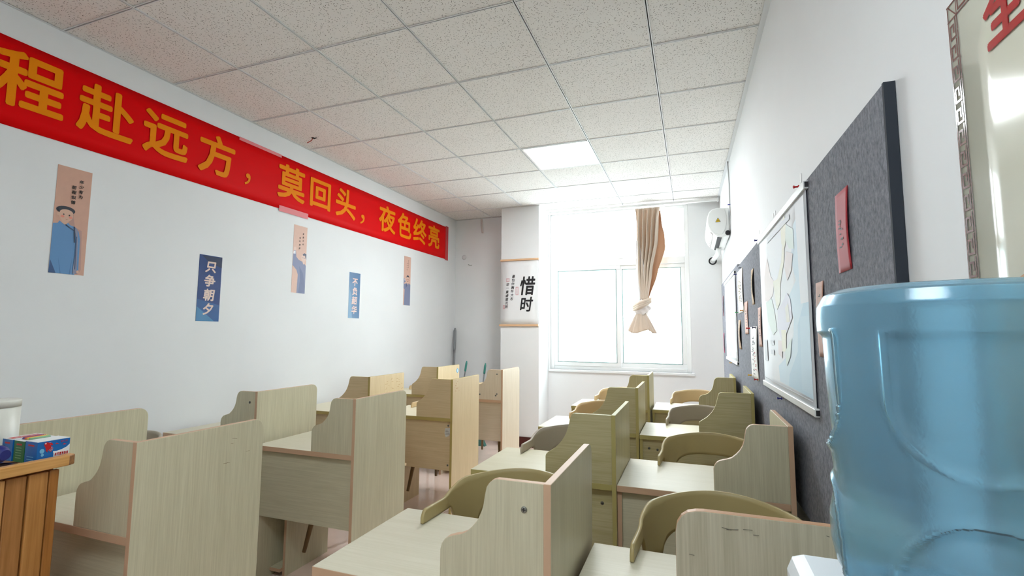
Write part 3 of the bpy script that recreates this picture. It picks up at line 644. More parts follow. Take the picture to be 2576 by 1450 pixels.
wall_map(1.0, 2.10, 1.112, 1.885, 'large wall map with pale land and blue sea on the felt board', [
    ('#bcd9ea', [(.97, .95), (.80, .88), (.74, .72), (.80, .60), (.66, .53), (.74, .42), (.72, .33), (.60, .22), (.40, .15), (.42, .06), (.97, .05)]),
    ('#9cc9e2', [(.97, .70), (.88, .62), (.90, .48), (.80, .38), (.78, .25), (.62, .12), (.60, .06), (.97, .05)]),
    (W_, [(.84, .97), (.97, .97), (.97, .48), (.86, .48)]), ('#a9d0e6', [(.84, .42), (.97, .42), (.97, .07), (.82, .07)]),
    ('#e6d2cc', [(.12, .72), (.22, .84), (.30, .70), (.38, .66), (.34, .58), (.22, .55), (.12, .56)]),
    ('#cfe0d2', [(.14, .55), (.30, .56), (.36, .48), (.40, .36), (.30, .33), (.18, .42)]),
    ('#e8e3c4', [(.36, .66), (.46, .66), (.56, .74), (.60, .84), (.64, .86), (.62, .74), (.52, .62), (.50, .52), (.42, .48), (.38, .56)]),
    ('#e9e5c6', [(.58, .94), (.66, .98), (.70, .88), (.64, .80), (.58, .84)]), ('#cfe3d6', [(.68, .92), (.80, .86), (.80, .76), (.72, .78), (.66, .84)]),
    ('#e3cfcb', [(.66, .78), (.78, .74), (.74, .66), (.66, .62), (.62, .70)]), ('#d8d3e4', [(.44, .48), (.52, .50), (.64, .56), (.70, .52), (.72, .42), (.60, .34), (.50, .30), (.42, .38)]),
    ('#e9e3bf', [(.50, .36), (.60, .36), (.58, .24), (.50, .24)]), ('#e3cfcb', [(.42, .30), (.50, .30), (.50, .20), (.42, .22)]), ('#cfe3d6', [(.56, .24), (.70, .32), (.66, .22), (.58, .16)]),
    ('#dfd7c6', [(.60, .48), (.66, .50), (.68, .40), (.62, .40)]), ('#c9cdd6', [(.25, .955), (.75, .955), (.75, .925), (.25, .925)]),
    ('#b8bec8', [(.03, .045), (.97, .045), (.97, .040), (.03, .040)]), ('#d6dbe0', [(.05, .30), (.14, .30), (.14, .16), (.05, .16)]), ('#c7ccd4', [(.24, .30), (.32, .30), (.32, .27), (.24, .27)]), ('#c7ccd4', [(.24, .24), (.32, .24), (.32, .21), (.24, .21)])])
wall_map(3.50, 4.57, 1.136, 1.885, 'far wall map with a turquoise sea near the window corner', [
    ('#8fd6e0', [(.05, .80), (.14, .60), (.3, .45), (.5, .30), (.66, .24), (.80, .16), (.6, .12), (.3, .15), (.08, .20)]),
    ('#a8e0e6', [(.5, .30), (.9, .26), (.95, .12), (.7, .14)]), ('#9aa6b8', [(.30, .11), (.36, .11), (.36, .05), (.30, .05)]), ('#9aa6b8', [(.40, .11), (.46, .11), (.46, .05), (.40, .05)]), ('#c9d0dc', [(.66, .10), (.9, .10), (.9, .05), (.66, .05)])])

PIN = {}
def push_pin(y, z, col, label, off=0.03):
    if col not in PIN:
        PIN[col] = MB().lathe([(0.0008, 0.0), (0.0008, 0.006), (0.006, 0.006), (0.006, 0.0085), (0.0032, 0.010), (0.0032, 0.019), (0.0056, 0.021), (0.0056, 0.024), (0.003, 0.0255)], (0, 0), 12).mesh('push_pin', mat('pin_'+col, col, 0.25))
    o = bpy.data.objects.new('push_pin', PIN[col]); C.objects.link(o); o.location = RW(y, z, off-0.008); o.rotation_euler = (0, math.radians(-90), 0)
    tag(o, label, 'push pin', 'push pins on the felt board')
for y, z, col, lb in ((1.086, 1.905, '#c01c24', 'red push pin at the top near corner of the large map'), (2.13, 1.90, '#242a7a', 'blue push pin at the top far corner of the large map'),
        (1.61, 1.085, '#242a7a', 'blue push pin under the bottom rod of the large map'), (2.995, 1.855, '#30343c', 'dark push pin at the top right of the brown brush drawing'),
        (3.352, 1.85, '#242a7a', 'blue push pin between the far map and the brown brush drawing'), (3.35, 1.545, '#3fae6a', 'green push pin at the lower left of the brown brush drawing'),
        (3.0, 1.545, '#e0902a', 'orange push pin at the lower right of the brown brush drawing'), (2.66, 1.412, '#c01c24', 'red push pin at the top of the sheet with small sketches'),
        (2.37, 1.412, '#242a52', 'navy push pin at the top of the sheet with small sketches'), (2.66, 1.108, '#dba31e', 'yellow push pin at the bottom of the sheet with small sketches'),
        (2.37, 1.104, '#c01c24', 'red push pin at the bottom of the sheet with small sketches'), (4.05, 1.112, '#dba34a', 'yellow push pin under the far map')):
    push_pin(y, z, col, lb)
push_pin(3.884, 2.553, '#2a2f9a', 'blue push pin stuck in the wall above the air conditioner', off=0.010)
for y, z, h in ((1.18, 1.945, .035), (1.735, 1.95, .02), (1.79, 1.95, .02), (2.27, 1.962, .02)):
    o = MB().box(-.001, .001, -.008, .008, 0, h).build('tape_scrap', mat('tape_white', '#f3f4f4', 0.4)); o.location = RW(y, z, .001)
    tag(o, {1.18: 'white tape scrap on the wall above the red pin', 1.735: 'right one of two white tape scraps above the large map', 1.79: 'left one of two white tape scraps above the large map', 2.27: 'white tape scrap above the far end of the large map'}[y], 'tape')

# ------------------------------------------------------------------ glossy poster on the near right wall
py0, py1, pz0, pz1 = -1.15, 0.089, 1.02, 1.92
t = empty('wall_chart', (XR(0), -0.5, pz0)); tag(t, 'large glossy cream wall chart with brown key-pattern border, right edge of the view', 'wall chart')
fn = lambda u, v, e=0.0: RW(py1-u, v, 0.002+e+0.0015*math.sin(7*u+3*v))
M_chart = mat('chart_cream', '#d9d8c6', 0.11, noise=.05, nscale=5, spec=0.6)
inv(t, MB().grid(lambda a, b: fn(a*(py1-py0), pz0+b*(pz1-pz0)), 12, 8).build('sheet', M_chart, t, solid=0.001))
mb = MB(); bw_ = 0.030; e1 = 0.0014
def strip(pts): mb.poly([fn(a, b, e1) for a, b in pts])
Lw = pz1-pz0-0.004; LU = py1-py0
for u0, u1 in ((0.001, 0.0035), (bw_-0.0025, bw_)):
    for k in range(30): strip([(u0, pz0+.002+Lw*k/30), (u1, pz0+.002+Lw*k/30), (u1, pz0+.002+Lw*(k+1)/30), (u0, pz0+.002+Lw*(k+1)/30)])
for v0, v1 in ((pz1-0.0035, pz1-0.001), (pz1-bw_, pz1-bw_+0.0025)):
    for k in range(30): strip([(LU*k/30, v0), (LU*(k+1)/30, v0), (LU*(k+1)/30, v1), (LU*k/30, v1)])
pit = 0.036
def key(ou, ov, vertical):
    # one fret of the key pattern
    segs = [((.007, 0), (.023, 0)), ((.007, 0), (.007, .022)), ((.007, .022), (.017, .022)), ((.017, .022), (.017, .010)), ((.023, 0), (.023, .03))]
    for (a, b), (c, d) in segs:
        x0, x1, y0, y1 = min(a, c)-.0018, max(a, c)+.0018, min(b, d)-.0018, max(b, d)+.0018
        q = [(x0, y0), (x1, y0), (x1, y1), (x0, y1)]
        strip([(ou+x, ov+y) if vertical else (ou+y, ov+x) for x, y in q])
k = 0
while pz0+.01+k*pit < pz1-bw_-.03: key(0, pz0+.01+k*pit, True); k += 1
k = 0
while bw_+.004+k*pit < LU-.04: key(bw_+.004+k*pit, pz1-bw_, False); k += 1
for a, b in ((.004, .026),): strip([(a, pz1-.004), (a+.003, pz1-.004), (bw_-.002, pz1-bw_+.003), (bw_-.005, pz1-bw_+.003)])
inv(t, mb.build('key_border', mat('border_brown', '#6e3b36', 0.12), t))
mb = MB(); put_glyph(mb, '全', lambda u, v: fn(u, v, .0016), box=(.098, .198, 1.782, 1.885), bold=.03, nv=(-1, 0, 0))
inv(t, mb.build('lettering', mat('chart_red', '#b4141a', 0.12), t))
rnd = random.Random(3); blob = []
for k in range(40):
    a = 2*math.pi*k/40; r = 1+rnd.uniform(-.06, .06); blob.append((.36+.30*r*math.cos(a), 1.30+.235*r*math.sin(a)*(1+.1*math.cos(2*a))))
mb = MB(); mb.poly([fn(a, b, .0016) for a, b in blob]); inv(t, mb.build('map_print', mat('chart_orange', '#d2a583', 0.12), t))

# ------------------------------------------------------------------ study carrels
DT, PT = 0.744, 1.028          # desktop and panel heights
SA = [(1, 0), (1, .36), (.985, .41), (.955, .45), (.92, .475), (.86, .495), (.80, .51), (.74, .535), (.68, .585), (.63, .64), (.595, .70), (.57, .775), (.556, .86), (.54, .925), (.515, .96), (.485, .985), (.44, 1.0), (0, 1.0), (0, 0)]
SCC = [(1, 0), (1, .84), (.992, .90), (.97, .95), (.94, .98), (.90, .995), (.86, 1.0), (0, 1.0), (0, 0)]
SB = [(1, 0), (1, .32), (.99, .355), (.965, .38), (.92, .41), (.85, .46), (.79, .52), (.74, .58), (.70, .645), (.67, .71), (.646, .785), (.63, .85), (.617, .91), (.60, .965), (.575, .99), (.545, 1.0), (0, 1.0), (0, 0)]
LAM = {'a': dict(l='#dad4b8', d='#c0b99c', top='#dad5c1', topd='#ccc6ae', e='#cdaa8b'),
       'd': dict(l='#cfc8b0', d='#ada58c', top='#dad5c1', topd='#ccc6ae', e='#b98e6a'),
       'b': dict(l='#cdc49c', d='#aea374', top='#dcd6bc', topd='#cdc6a6', e='#b3a768'),
       'e': dict(l='#e6dac6', d='#d2c4aa', top='#e2dbc4', topd='#d4ccae', e='#cdaa8b'),
       'c': dict(l='#e0cca6', d='#cbb48a', top='#e2dbc4', topd='#d4ccae', e='#b3a05e')}
_desk = {}
def make_desk(kind, tone, W):
    L_ = LAM[tone]
    mp = wood('laminate_%s_z' % tone, L_['l'], L_['d'], 'z'); mx = wood('laminate_%s_x' % tone, L_['l'], L_['d'], 'x')
    mtop = wood('laminate_top_' + tone, L_['top'], L_['topd'], 'x', rough=0.42); me = wood('edge_band_' + tone, L_['e'], L_['e'], 'z', rough=0.5)
    front = mx if kind == 'B' else mp
    t = empty('study_carrel'); th = 0.018; D = 0.475
    r = 0.008 if kind == 'B' else 0.04
    arc = [(D-r+r*math.cos(math.radians(a)), PT-r+r*math.sin(math.radians(a))) for a in range(0, 91, 15)]
    MB().prism([(0, 0), (D, 0)] + arc + [(0, PT)], 'x', -th, 0, 0, 1).build('side_panel', [mp, me], t, bevel=0.0015)
    mb = MB(); mb.box(-W, -th, 0.004, D, DT-0.026, DT, 0, 1); mb.build('desktop', [mtop, me], t, bevel=0.002)
    sw = {'A': 0.262, 'B': 0.288, 'C': 0.385}[kind]
    MB().prism([(-th-s*sw, DT+h*(PT-DT-0.002)) for s, h in {'A': SA, 'B': SB, 'C': SCC}[kind]], 'y', 0.004, 0.004+th, 0, 1).build('privacy_screen', [front, me], t, bevel=0.0015)
    MB().box(-W+th, -th, 0.035, 0.035+th, 0.36, DT-0.026, 0, 1).build('modesty_panel', [mx if True else front, me], t)
    MB().box(-W, -W+th, 0.02, D-0.02, 0, DT-0.026, 0, 1).build('leg_panel', [mp, me], t)
    MB().box(-W+0.09, -W+0.09+0.016, 0.15, D+0.02, 0, DT-0.026, 0, 1).build('shelf_panel', [mp, me], t)
    MB().box(-W+th, -W+0.09, 0.13, D-0.02, 0.03, 0.048, 0, 1).build('shelf_board', [mx, me], t)
    return t
def screw(desk, x, y, z, r=0.0075):
    o = MB().lathe([(0, 0), (r, 0), (r, 0.0016), (r*.7, 0.0026), (0, 0.0028)], (0, 0), 14, caps=False)
    o.box(-r*.6, r*.6, -r*.12, r*.12, 0.0024, 0.0032, 1); o.box(-r*.12, r*.12, -r*.6, r*.6, 0.0024, 0.0032, 1)
    q = o.build('screw', [M_screw, M_dark], desk); q.location = (x, y, z); q.rotation_euler = (math.radians(90), 0, 0)
def desk(kind, tone, W, x, y, label, screws=(), hp=None, rz=0.0):
    k = (kind, tone, W)
    if k not in _desk: _desk[k] = o = make_desk(kind, tone, W)
    else:
        src = _desk[k]; o = src.copy(); C.objects.link(o)
        for ch in src.children:
            if ch.name.startswith(('screw', 'sticker', 'label')): continue
            c = ch.copy(); C.objects.link(c); c.parent = o
    o.location = (x, y, 0); o.rotation_euler = (0, 0, rz)
    tag(o, label, 'desk', 'study carrel desks')
    for s in screws: screw(o, *s)
    return o
SC = lambda x, z: (x, 0.004, z); MO = lambda x, z: (x, 0.035, z)
d = {}
d['11'] = desk('A', 'a', .76, .268, .165, 'study desk against the left wall in the front row, behind the chalk boxes')
d['12'] = desk('A', 'a', .76, .232, 1.26, 'study desk against the left wall in the second row', [SC(-.06, .965)])
d['13'] = desk('B', 'c', .76, .232, 2.30, 'study desk against the left wall in the third row, with scratched pale side panel')
d['14'] = desk('B', 'c', .72, .165, 3.50, 'study desk with a round blue sticker on its side panel')
d['21'] = desk('A', 'a', .665, .965, .148, 'study desk right beside the wooden podium')
d['22'] = desk('A', 'a', .665, .945, 1.215, 'study desk on the left of the aisle, second row')
d['23'] = desk('B', 'c', .665, .905, 2.375, 'study desk on the left of the aisle with a torn white label', [MO(-.05, .685), MO(-.05, .40)])
d['24'] = desk('A', 'e', .665, .888, 3.43, 'study desk on the left of the aisle in front of the column', [SC(-.06, .985), SC(-.06, .80), SC(-.072, .785), SC(-.235, .79)])
d['31'] = desk('A', 'a', .665, 2.262, .205, 'nearest study desk in the middle, with one large screw in its screen', [SC(-.065, .965)])
d['32'] = desk('B', 'b', .665, 2.258, 1.215, 'olive study desk with horizontal grain, second row right of the aisle', [MO(-.065, .655)])
d['33'] = desk('B', 'b', .665, 2.238, 2.33, 'olive study desk right of the aisle, third row')
d['34'] = desk('A', 'b', .665, 2.222, 3.36, 'study desk right of the aisle, closest to the window')
d['41'] = desk('C', 'd', .655, 2.932, .155, 'nearest study desk on the right, with pencil marks, beside the water bottle')
d['42'] = desk('A', 'a', .655, 2.914, 1.215, 'study desk under the large wall map')
d['43'] = desk('B', 'b', .655, 2.898, 2.30, 'olive study desk against the felt board, third row', [MO(-.60, .66), MO(-.55, .655)])
d['44'] = desk('A', 'b', .645, 2.884, 3.40, 'study desk against the felt board, closest to the window')
# marks and stickers on single desks
st = MB(); st.prism(ell(.43, .965, .024, .024), 'x', .0002, .001, 0, 0); st.prism(ell(.43, .965, .010, .016), 'x', .001, .0014, 1, 1)
o = st.build('sticker', [mat('sticker_blue', '#2f9fd8', 0.3), mat('sticker_pale', '#bfe0f0', 0.3)], d['14']); o['label'] = 'round blue sticker'
st = MB(); st.prism([(-.075, .665), (-.005-.018, .672), (-.03, .64), (-.045, .61), (-.07, .60), (-.08, .63)], 'y', .0338, .0349, 0, 0)
for k in range(4): st.box(-.072, -.062+.008*(4-k), .0334, .0337, .618+.011*k, .621+.011*k, 1)
o = st.build('label', [mat('label_white', '#d8d8d2', 0.5), mat('label_grey', '#8a8a88', 0.5)], d['23']); o['label'] = 'torn white label'
def scribbles(dk, plane, area, n, seed, col, w=.0012, ln=.02):
    rnd = random.Random(seed); mb = MB()
    for k in range(n):
        u = rnd.uniform(area[0], area[1]); v = rnd.uniform(area[2], area[3]); a = rnd.uniform(-.5, .5); l = ln*rnd.uniform(.2, 1)
        du, dv = l*math.cos(a), l*math.sin(a)*.6; mb.poly([plane(u, v), plane(u+du, v+dv), plane(u+du, v+dv+w), plane(u, v+w)])
    q = mb.build('pen_marks', mat('marks_'+col, col, 0.7), dk); q['label'] = 'pen scratches'
scribbles(d['41'], lambda u, v: (u, .0030, v), (-.38, -.04, .80, 1.01), 26, 5, '#6a665a', .0011, .022)
scribbles(d['13'], lambda u, v: (.0006, u, v), (.20, .44, .86, 1.0), 22, 6, '#a8743a', .002, .03)
scribbles(d['23'], lambda u, v: (.0006, u, v), (.02, .10, .93, 1.01), 14, 7, '#b0663a', .002, .02)
scribbles(d['21'], lambda u, v: (.0006, u, v), (.30, .45, .86, .98), 5, 8, '#8a7a5c', .0012, .03)

# ------------------------------------------------------------------ chairs hung by their arms on the desktops
def plan(a):
    """plan of the wrap-around back; a in degrees, 0 = middle of the back"""
    s = 1 if a >= 0 else -1; a = abs(a)
    if a <= 90: return (s*0.230*math.sin(math.radians(a)), 0.03+0.25*math.cos(math.radians(a)) if a < 90 else 0.03)
    k = (a-90)/45; return (s*(0.230+0.010*k), 0.03-0.155*k)
def sm(x): x = max(0, min(1, x)); return x*x*(3-2*x)
def ztop(a):
    a = abs(a); z = 0.842-0.012*sm(a/62)-0.042*sm((a-60)/40)
    if a > 129: z -= 0.024*((a-129)/6)**2.2
    return z
def zmid_hi(a):
    a = abs(a)
    return 0.655 + (0.072*(1-(a/52)**4)**0.5 if a < 52 else 0)
def zmid_lo(a):
    a = abs(a)
    return 0.655 - (0.055*(1-(a/52)**4)**0.5 if a < 52 else 0)
ARM = DT+0.0025
def zlow(a):
    a = abs(a); return 0.525 + (ARM-0.525)*sm((a-62)/24)
def make_chair(mt, lm):
    t = empty('armchair'); N = 108
    ang = [-135+270*i/N for i in range(N+1)]
    mb = MB()
    def flare(z): return 0.10*(z-0.525)
    def pt(a, z):
        x, y = plan(a); f = 1+flare(z)*(0.55 if abs(a) < 90 else .3); return (x*f, (y-0.0)*f, z)
    def band(lo, hi, rows, rng):
        b = len(mb.v); cols = [a for a in ang if rng(a)]
        for a in cols:
            for r in range(rows+1): mb.v.append(pt(a, lo(a)+(hi(a)-lo(a))*r/rows))
        for i in range(len(cols)-1):
            if cols[i+1]-cols[i] > 3: continue
            for r in range(rows): mb.face([b+i*(rows+1)+r, b+(i+1)*(rows+1)+r, b+(i+1)*(rows+1)+r+1, b+i*(rows+1)+r+1], 0, True)
    band(lambda a: max(zmid_hi(a), min(zlow(a), ztop(a)-.004)), ztop, 8, lambda a: True)
    mb.build('backrest', mt, t, solid=0.011)
    mb = MB()
    band(lambda a: 0.522, lambda a: max(zmid_lo(a), .523), 5, lambda a: abs(a) < 72)
    def seat(u, v):
        x = -0.215+0.43*u; y = -0.20+0.44*v
        k = 1-0.25*max(0, v-.55)**1.2*1.6; return (x*k, y, 0.522-0.018*math.sin(math.pi*u)*math.sin(math.pi*min(1, v*1.1))-0.03*max(0, .15-v))
    mb.grid(seat, 16, 16)
    mb.build('seat', mt, t, solid=0.014)
    for sx_ in (-1, 1):
        for yy, y1 in ((-0.14, -0.225), (0.15, 0.235)):
            MB().tube([(sx_*.15, yy, .515), (sx_*.172, (yy+y1)/2, .31), (sx_*.195, y1, .105)], [.019, .016, .011], 12).build('leg', lm, t)
        MB().tube([(sx_*.15, -.14, .497), (sx_*.15, .15, .497)], .008, 8).build('rail', lm, t)
    return t
P_kh = mat('plastic_khaki', '#b3a271', 0.42, bump=.04, bscale=900); P_tp = mat('plastic_taupe', '#b1a692', 0.42, bump=.04, bscale=900); P_sd = mat('plastic_sand', '#cdb287', 0.42, bump=.04, bscale=900)
M_leg = mat('chair_leg', '#7d6440', 0.5)
_ch = {}
def chair(mt, x, y, label, rz=0.0, dz=0.0):
    if mt.name not in _ch: _ch[mt.name] = o = make_chair(mt, M_leg)
    else: o = copy_tree(_ch[mt.name])
    o.location = (x, y, dz); o.rotation_euler = (0, 0, rz); tag(o, label, 'chair', 'moulded armchairs hung on the desks'); return o
chair(P_kh, 1.965, .205+.475+.01, 'khaki armchair hung on the nearest desk in the middle')
chair(P_kh, 2.64, .155+.475+.03, 'khaki armchair hung on the nearest desk on the right')
chair(P_kh, 2.645, 1.215+.475+.03, 'khaki armchair hung on the desk under the large wall map')
chair(P_tp, 1.955, 1.215+.475+.02, 'taupe armchair hung on the olive desk in the second row')
chair(P_tp, 2.628, 2.30+.475+.04, 'taupe armchair hung on the olive desk against the felt board')
chair(P_sd, 1.945, 2.33+.475+.02, 'sand armchair hung on the third-row desk right of the aisle')
chair(P_sd, 1.935, 3.36+.475+.04, 'sand armchair below the window, left one')
chair(P_sd, 2.612, 3.40+.475+.04, 'sand armchair below the window, right one by the felt board')
chair(P_tp, -.14, .165+.475+.01, 'taupe armchair peeking out behind the left front desk panel')
chair(P_sd, -.15, 1.26+.475+.0, 'armchair at the second desk along the left wall')
chair(P_sd, -.14, 2.30+.475+.0, 'armchair at the third desk along the left wall')
chair(P_sd, -.14, 3.50+.475+.0, 'armchair at the desk with the round blue sticker')
chair(P_sd, .63, 1.215+.475-.01, 'armchair on the left of the aisle in the second row')
chair(P_sd, .59, 2.375+.475-.01, 'armchair at the desk with the torn white label')
chair(P_sd, .57, 3.43+.475+.0, 'armchair at the desk in front of the column')

# ------------------------------------------------------------------ cleaning tools in the back corner
t = empty('mop', (-0.46, 5.12, 0)); tag(t, 'tall grey telescopic mop leaning in the back left corner', 'mop')
A_, B_ = Vector((-0.40, 4.95, 0.06)), Vector((-0.525, 5.22, 1.44))
def al(k): return A_.lerp(B_, k)
inv(t, MB().tube([al(0), al(.62)], .009, 10).build('lower_pole', M_steel, t)); inv(t, MB().tube([al(.60), al(.78)], .012, 10).build('upper_pole', M_steel, t))
inv(t, MB().tube([al(.60), al(.635)], .016, 10).build('clamp', M_dark, t)); inv(t, MB().tube([al(.78), al(.80), al(.97), al(1)], [.013, .019, .019, .010], 12).build('grip', mat('grip_grey', '#85898c', 0.5), t))
inv(t, MB().box(-.50, -.28, 4.90, 5.0, 0.0, .05).build('mop_head', mat('mop_grey', '#b8bcc0', 0.9), t, bevel=.015))
t = empty('steel_pole', (-0.49, 5.15, 0)); tag(t, 'thin steel pole standing behind the grey mop', 'pole')
inv(t, MB().tube([(-.50, 5.05, .03), (-.545, 5.235, 1.30)], .007, 8).build('pole', M_steel, t)); inv(t, MB().box(-.55, -.45, 5.0, 5.1, 0, .05).build('foot', mat('mop_grey', '#b8bcc0', 0.9), t, bevel=.01))
for (x0, y0, x1, y1, z1), lb in (((-.25, 4.75, -.225, 4.98, 1.005), 'green-handled broom beside the blue-stickered desk'), ((.05, 4.72, .065, 4.93, .985), 'green-handled broom next to the column')):
    t = empty('broom', (x0, y0, 0)); tag(t, lb, 'broom', 'brooms by the back wall')
    a, b = Vector((x0, y0, .16)), Vector((x1, y1, z1))
    inv(t, MB().tube([a, a.lerp(b, .84)], .008, 10).build('stick', M_steel, t)); inv(t, MB().tube([a.lerp(b, .84), a.lerp(b, .855), a.lerp(b, .96), b], [.009, .014, .014, .007], 12).build('handle', M_green, t))
    inv(t, MB().prism([(x0-.03, .17), (x0+.03, .17), (x0+.12, .0), (x0-.12, .0)], 'y', y0-.03, y0+.03).build('bristles', mat('bristle_green', '#4c7f78', 0.9), t))

# ------------------------------------------------------------------ podium and what stands on it
PX, PY, PZ = 0.885, 0.0, 0.9915       # right face, far end, top
t = empty('wooden_podium', (.6, -.35, 0)); tag(t, 'varnished pine podium with vertical planks at the lower left', 'podium')
pine = [wood('pine_%d' % i, a, b, 'z', rough=.33, fine=.7, amt=(.3, .7)) for i, (a, b) in enumerate((('#c28a4c', '#9a6430'), ('#b67a3e', '#905a25'), ('#d09c5e', '#ac763e'), ('#b6804a', '#936030')))]
pine_x = wood('pine_rail', '#e0ac6a', '#be8846', 'y', rough=.33, fine=.8); pine_e = mat('pine_end', '#9a6a3c', 0.5, noise=.4, nscale=160)
inv(t, MB().box(.36, PX-.016, -.80, PY-.02, .06, PZ-.005).build('carcass', pine[1], t))
edges = [0.0, -.026, -.072, -.118, -.172, -.228, -.284, -.34, -.396, -.452, -.508, -.564, -.62, -.676, -.732, -.80]
for i, (a, b) in enumerate(zip(edges, edges[1:])):
    xo = PX + (0.0, .003, .0, .004)[i % 4] - .002
    inv(t, MB().box(PX-.016, xo, b+.0015, a-.0015, .03, PZ-.012, 0).build('plank', pine[(i*3+1) % 4], t, bevel=.003))
for i in range(9):
    inv(t, MB().box(.36+i*.056, .36+(i+1)*.056-.002, PY-.02, PY-.004, .03, PZ-.012).build('plank', pine[i % 4], t, bevel=.003))
inv(t, MB().box(.35, PX-.01, -.81, PY+.0, PZ-.005, PZ+.008).build('top_board', wood('pine_top', '#c69154', '#a8743a', 'y', rough=.3, fine=.5), t))
rl = MB(); rl.prism([(PX-.012, -.83), (PX+.012, -.83), (PX+.012, .012), (PX+.004, .030), (PX-.012, .030)], 'z', PZ-.005, PZ+.024, 0, 0)
rl.m[-3] = 1; rl.m[-2] = 1
inv(t, rl.build('edge_rail', [pine_x, pine_e], t, bevel=.003))
inv(t, MB().box(.35, PX-.012, .006, .030, PZ-.005, PZ+.024).build('edge_rail', pine_x, t, bevel=.003))
TOP = PZ+.0085
def chalk_box(xf, y0, y1, wdt, hgt, label, kind):
    b = empty('chalk_box', (xf-wdt/2, (y0+y1)/2, TOP)); tag(b, label, 'chalk box', 'chalk boxes on the podium')
    blue, white, red, green = mat('box_blue', '#1268b4', .3), mat('box_white', '#e6e9ea', .35), mat('box_red', '#c2202a', .35), mat('box_green', '#12703f', .3)
    side = green if kind == 1 else blue
    inv(b, MB().box(xf-wdt, xf, y0, y1, TOP, TOP+hgt).build('carton', side, b))
    inv(b, MB().box(xf-wdt, xf, y0, y1, TOP+hgt, TOP+hgt+.0012).build('lid', white, b))
    p = MB(); zt = TOP+hgt+.0016; ms = [red, white, mat('bubble', '#74b9dd', .3), blue, mat('slot_dark', '#3a2c30', .6), mat('chalk_purple', '#6a4a86', .7), mat('chalk_orange', '#dd6a3c', .7), mat('chalk_yellow', '#e3c964', .7), mat('chalk_green', '#86b089', .7)]
    def top(x0, x1, a, c, m, e=0): p.poly([(x0, a, zt+e), (x1, a, zt+e), (x1, c, zt+e), (x0, c, zt+e)], m)
    fx = lambda e: (lambda u, v: (xf+.0006+e, y0+u*(y1-y0), TOP+v*hgt))
    def fr(pts, m, e=0): f = fx(e); p.poly([f(a, c) for a, c in pts], m)
    if kind == 0:
        fr([(.44, 0), (1, 0), (1, .72), (.9, .60), (.75, .52), (.60, .48), (.48, .49), (.50, .38), (.50, .22), (.46, .08)], 1)
        for cx_, cz_, rr in ((.14, .58, .07), (.16, .40, .045), (.36, .86, .05), (.40, .62, .075)): fr(ell(cx_, cz_, rr, rr*1.55, 18), 2, .0002)
        # rocket emblem
        fr([(.20, .92), (.26, .96), (.34, .92), (.42, .74), (.40, .62), (.32, .58), (.24, .70), (.19, .84)], 0, .0004); fr([(.34, .92), (.42, .90), (.47, .78), (.40, .80)], 0, .0005); fr([(.24, .70), (.25, .58), (.31, .48), (.30, .60)], 0, .0005)
        for k in range(4): fr([(.33+.035*k, .58+.035*k), (.345+.035*k, .60+.035*k), (.42+.018*k, .50+.035*k), (.41+.018*k, .475+.035*k)], 0, .0005)
        fr(ell(.235, .90, .022, .035, 12), 1, .0006)
        for cx_, cz_ in ((.58, .80), (.82, .72), (.10, .10)): fr([(cx_-.05, cz_), (cx_+.08, cz_), (cx_+.02, cz_+.04), (cx_-.01, cz_+.07)], 0, .0003)
        f = fx(.0006)
        for k, ch in enumerate('航天塑壳粉笔'): put_glyph(p, ch, f, box=(.53+.073*k, .593+.073*k, .27, .41), m=0, bold=.03, shear=.1)
        for k, ch in enumerate('航天之星'): put_glyph(p, ch, f, box=(.70+.055*k, .742+.055*k, .86, .94), m=0, bold=.02)
        sm_ = 'HANGTIAN PLASTIC CHALK'
        for k, ch in enumerate(sm_):
            if ch != ' ': put_glyph(p, ch, f, box=(.54+.0195*k, .555+.0195*k, .20, .235), m=0)
        fr([(.50, .03), (.97, .03), (.97, .12), (.50, .12)], 3, .0004)
        for k in range(10): fr([(.54+.042*k, .05), (.57+.042*k, .05), (.57+.042*k, .10), (.54+.042*k, .10)], 1, .0006)
    if kind == 1:
        top(xf-wdt*.9, xf-wdt*.1, y0+.012, y1-.012, 4)
        for k, mm in enumerate((5, 6, 7, 8)): p.tube([(xf-wdt*(.80-.2*k), y0+.014, zt+.001), (xf-wdt*(.80-.2*k), y1-.014, zt+.001)], .0042, 8, mm)
    if kind == 2:
        top(xf-wdt*.8, xf-wdt*.25, y0+.004, y1-.004, 0)
        for k in range(6): put_glyph(p, '航天塑壳粉笔'[k], lambda u, v: (u, v, zt+.0004), box=(xf-wdt*.70, xf-wdt*.36, y0+.016+k*.011, y0+.024+k*.011), m=1)
    # print on the small end that faces the room
    for k in range(2 if kind != 1 else 5): p.poly([(xf-wdt*.8, y0-.0006, TOP+hgt*(.18+.12*k)), (xf-wdt*.25, y0-.0006, TOP+hgt*(.18+.12*k)), (xf-wdt*.25, y0-.0006, TOP+hgt*(.22+.12*k)), (xf-wdt*.8, y0-.0006, TOP+hgt*(.22+.12*k))], 2 if kind != 1 else 8)
    p.poly([(xf-wdt*.75, y0-.0006, TOP+hgt*.80), (xf-wdt*.25, y0-.0006, TOP+hgt*.80), (xf-wdt*.25, y0-.0006, TOP+hgt*.88), (xf-wdt*.75, y0-.0006, TOP+hgt*.88)], 0)
    inv(b, p.build('print', ms, b))
chalk_box(.868, -.05, .025, .056, .060, 'blue and white chalk box with a red rocket, nearest the rail', 0)
chalk_box(.809, -.05, .025, .050, .058, 'green open chalk box showing coloured chalk sticks', 1)
chalk_box(.756, -.052, .025, .050, .059, 'blue chalk box with a red stripe on its lid', 2)
t = empty('white_canister', (.635, -.05, TOP)); tag(t, 'tall cream cylindrical canister with lid at the left edge', 'canister')
cx_, cy_ = .635, -.050
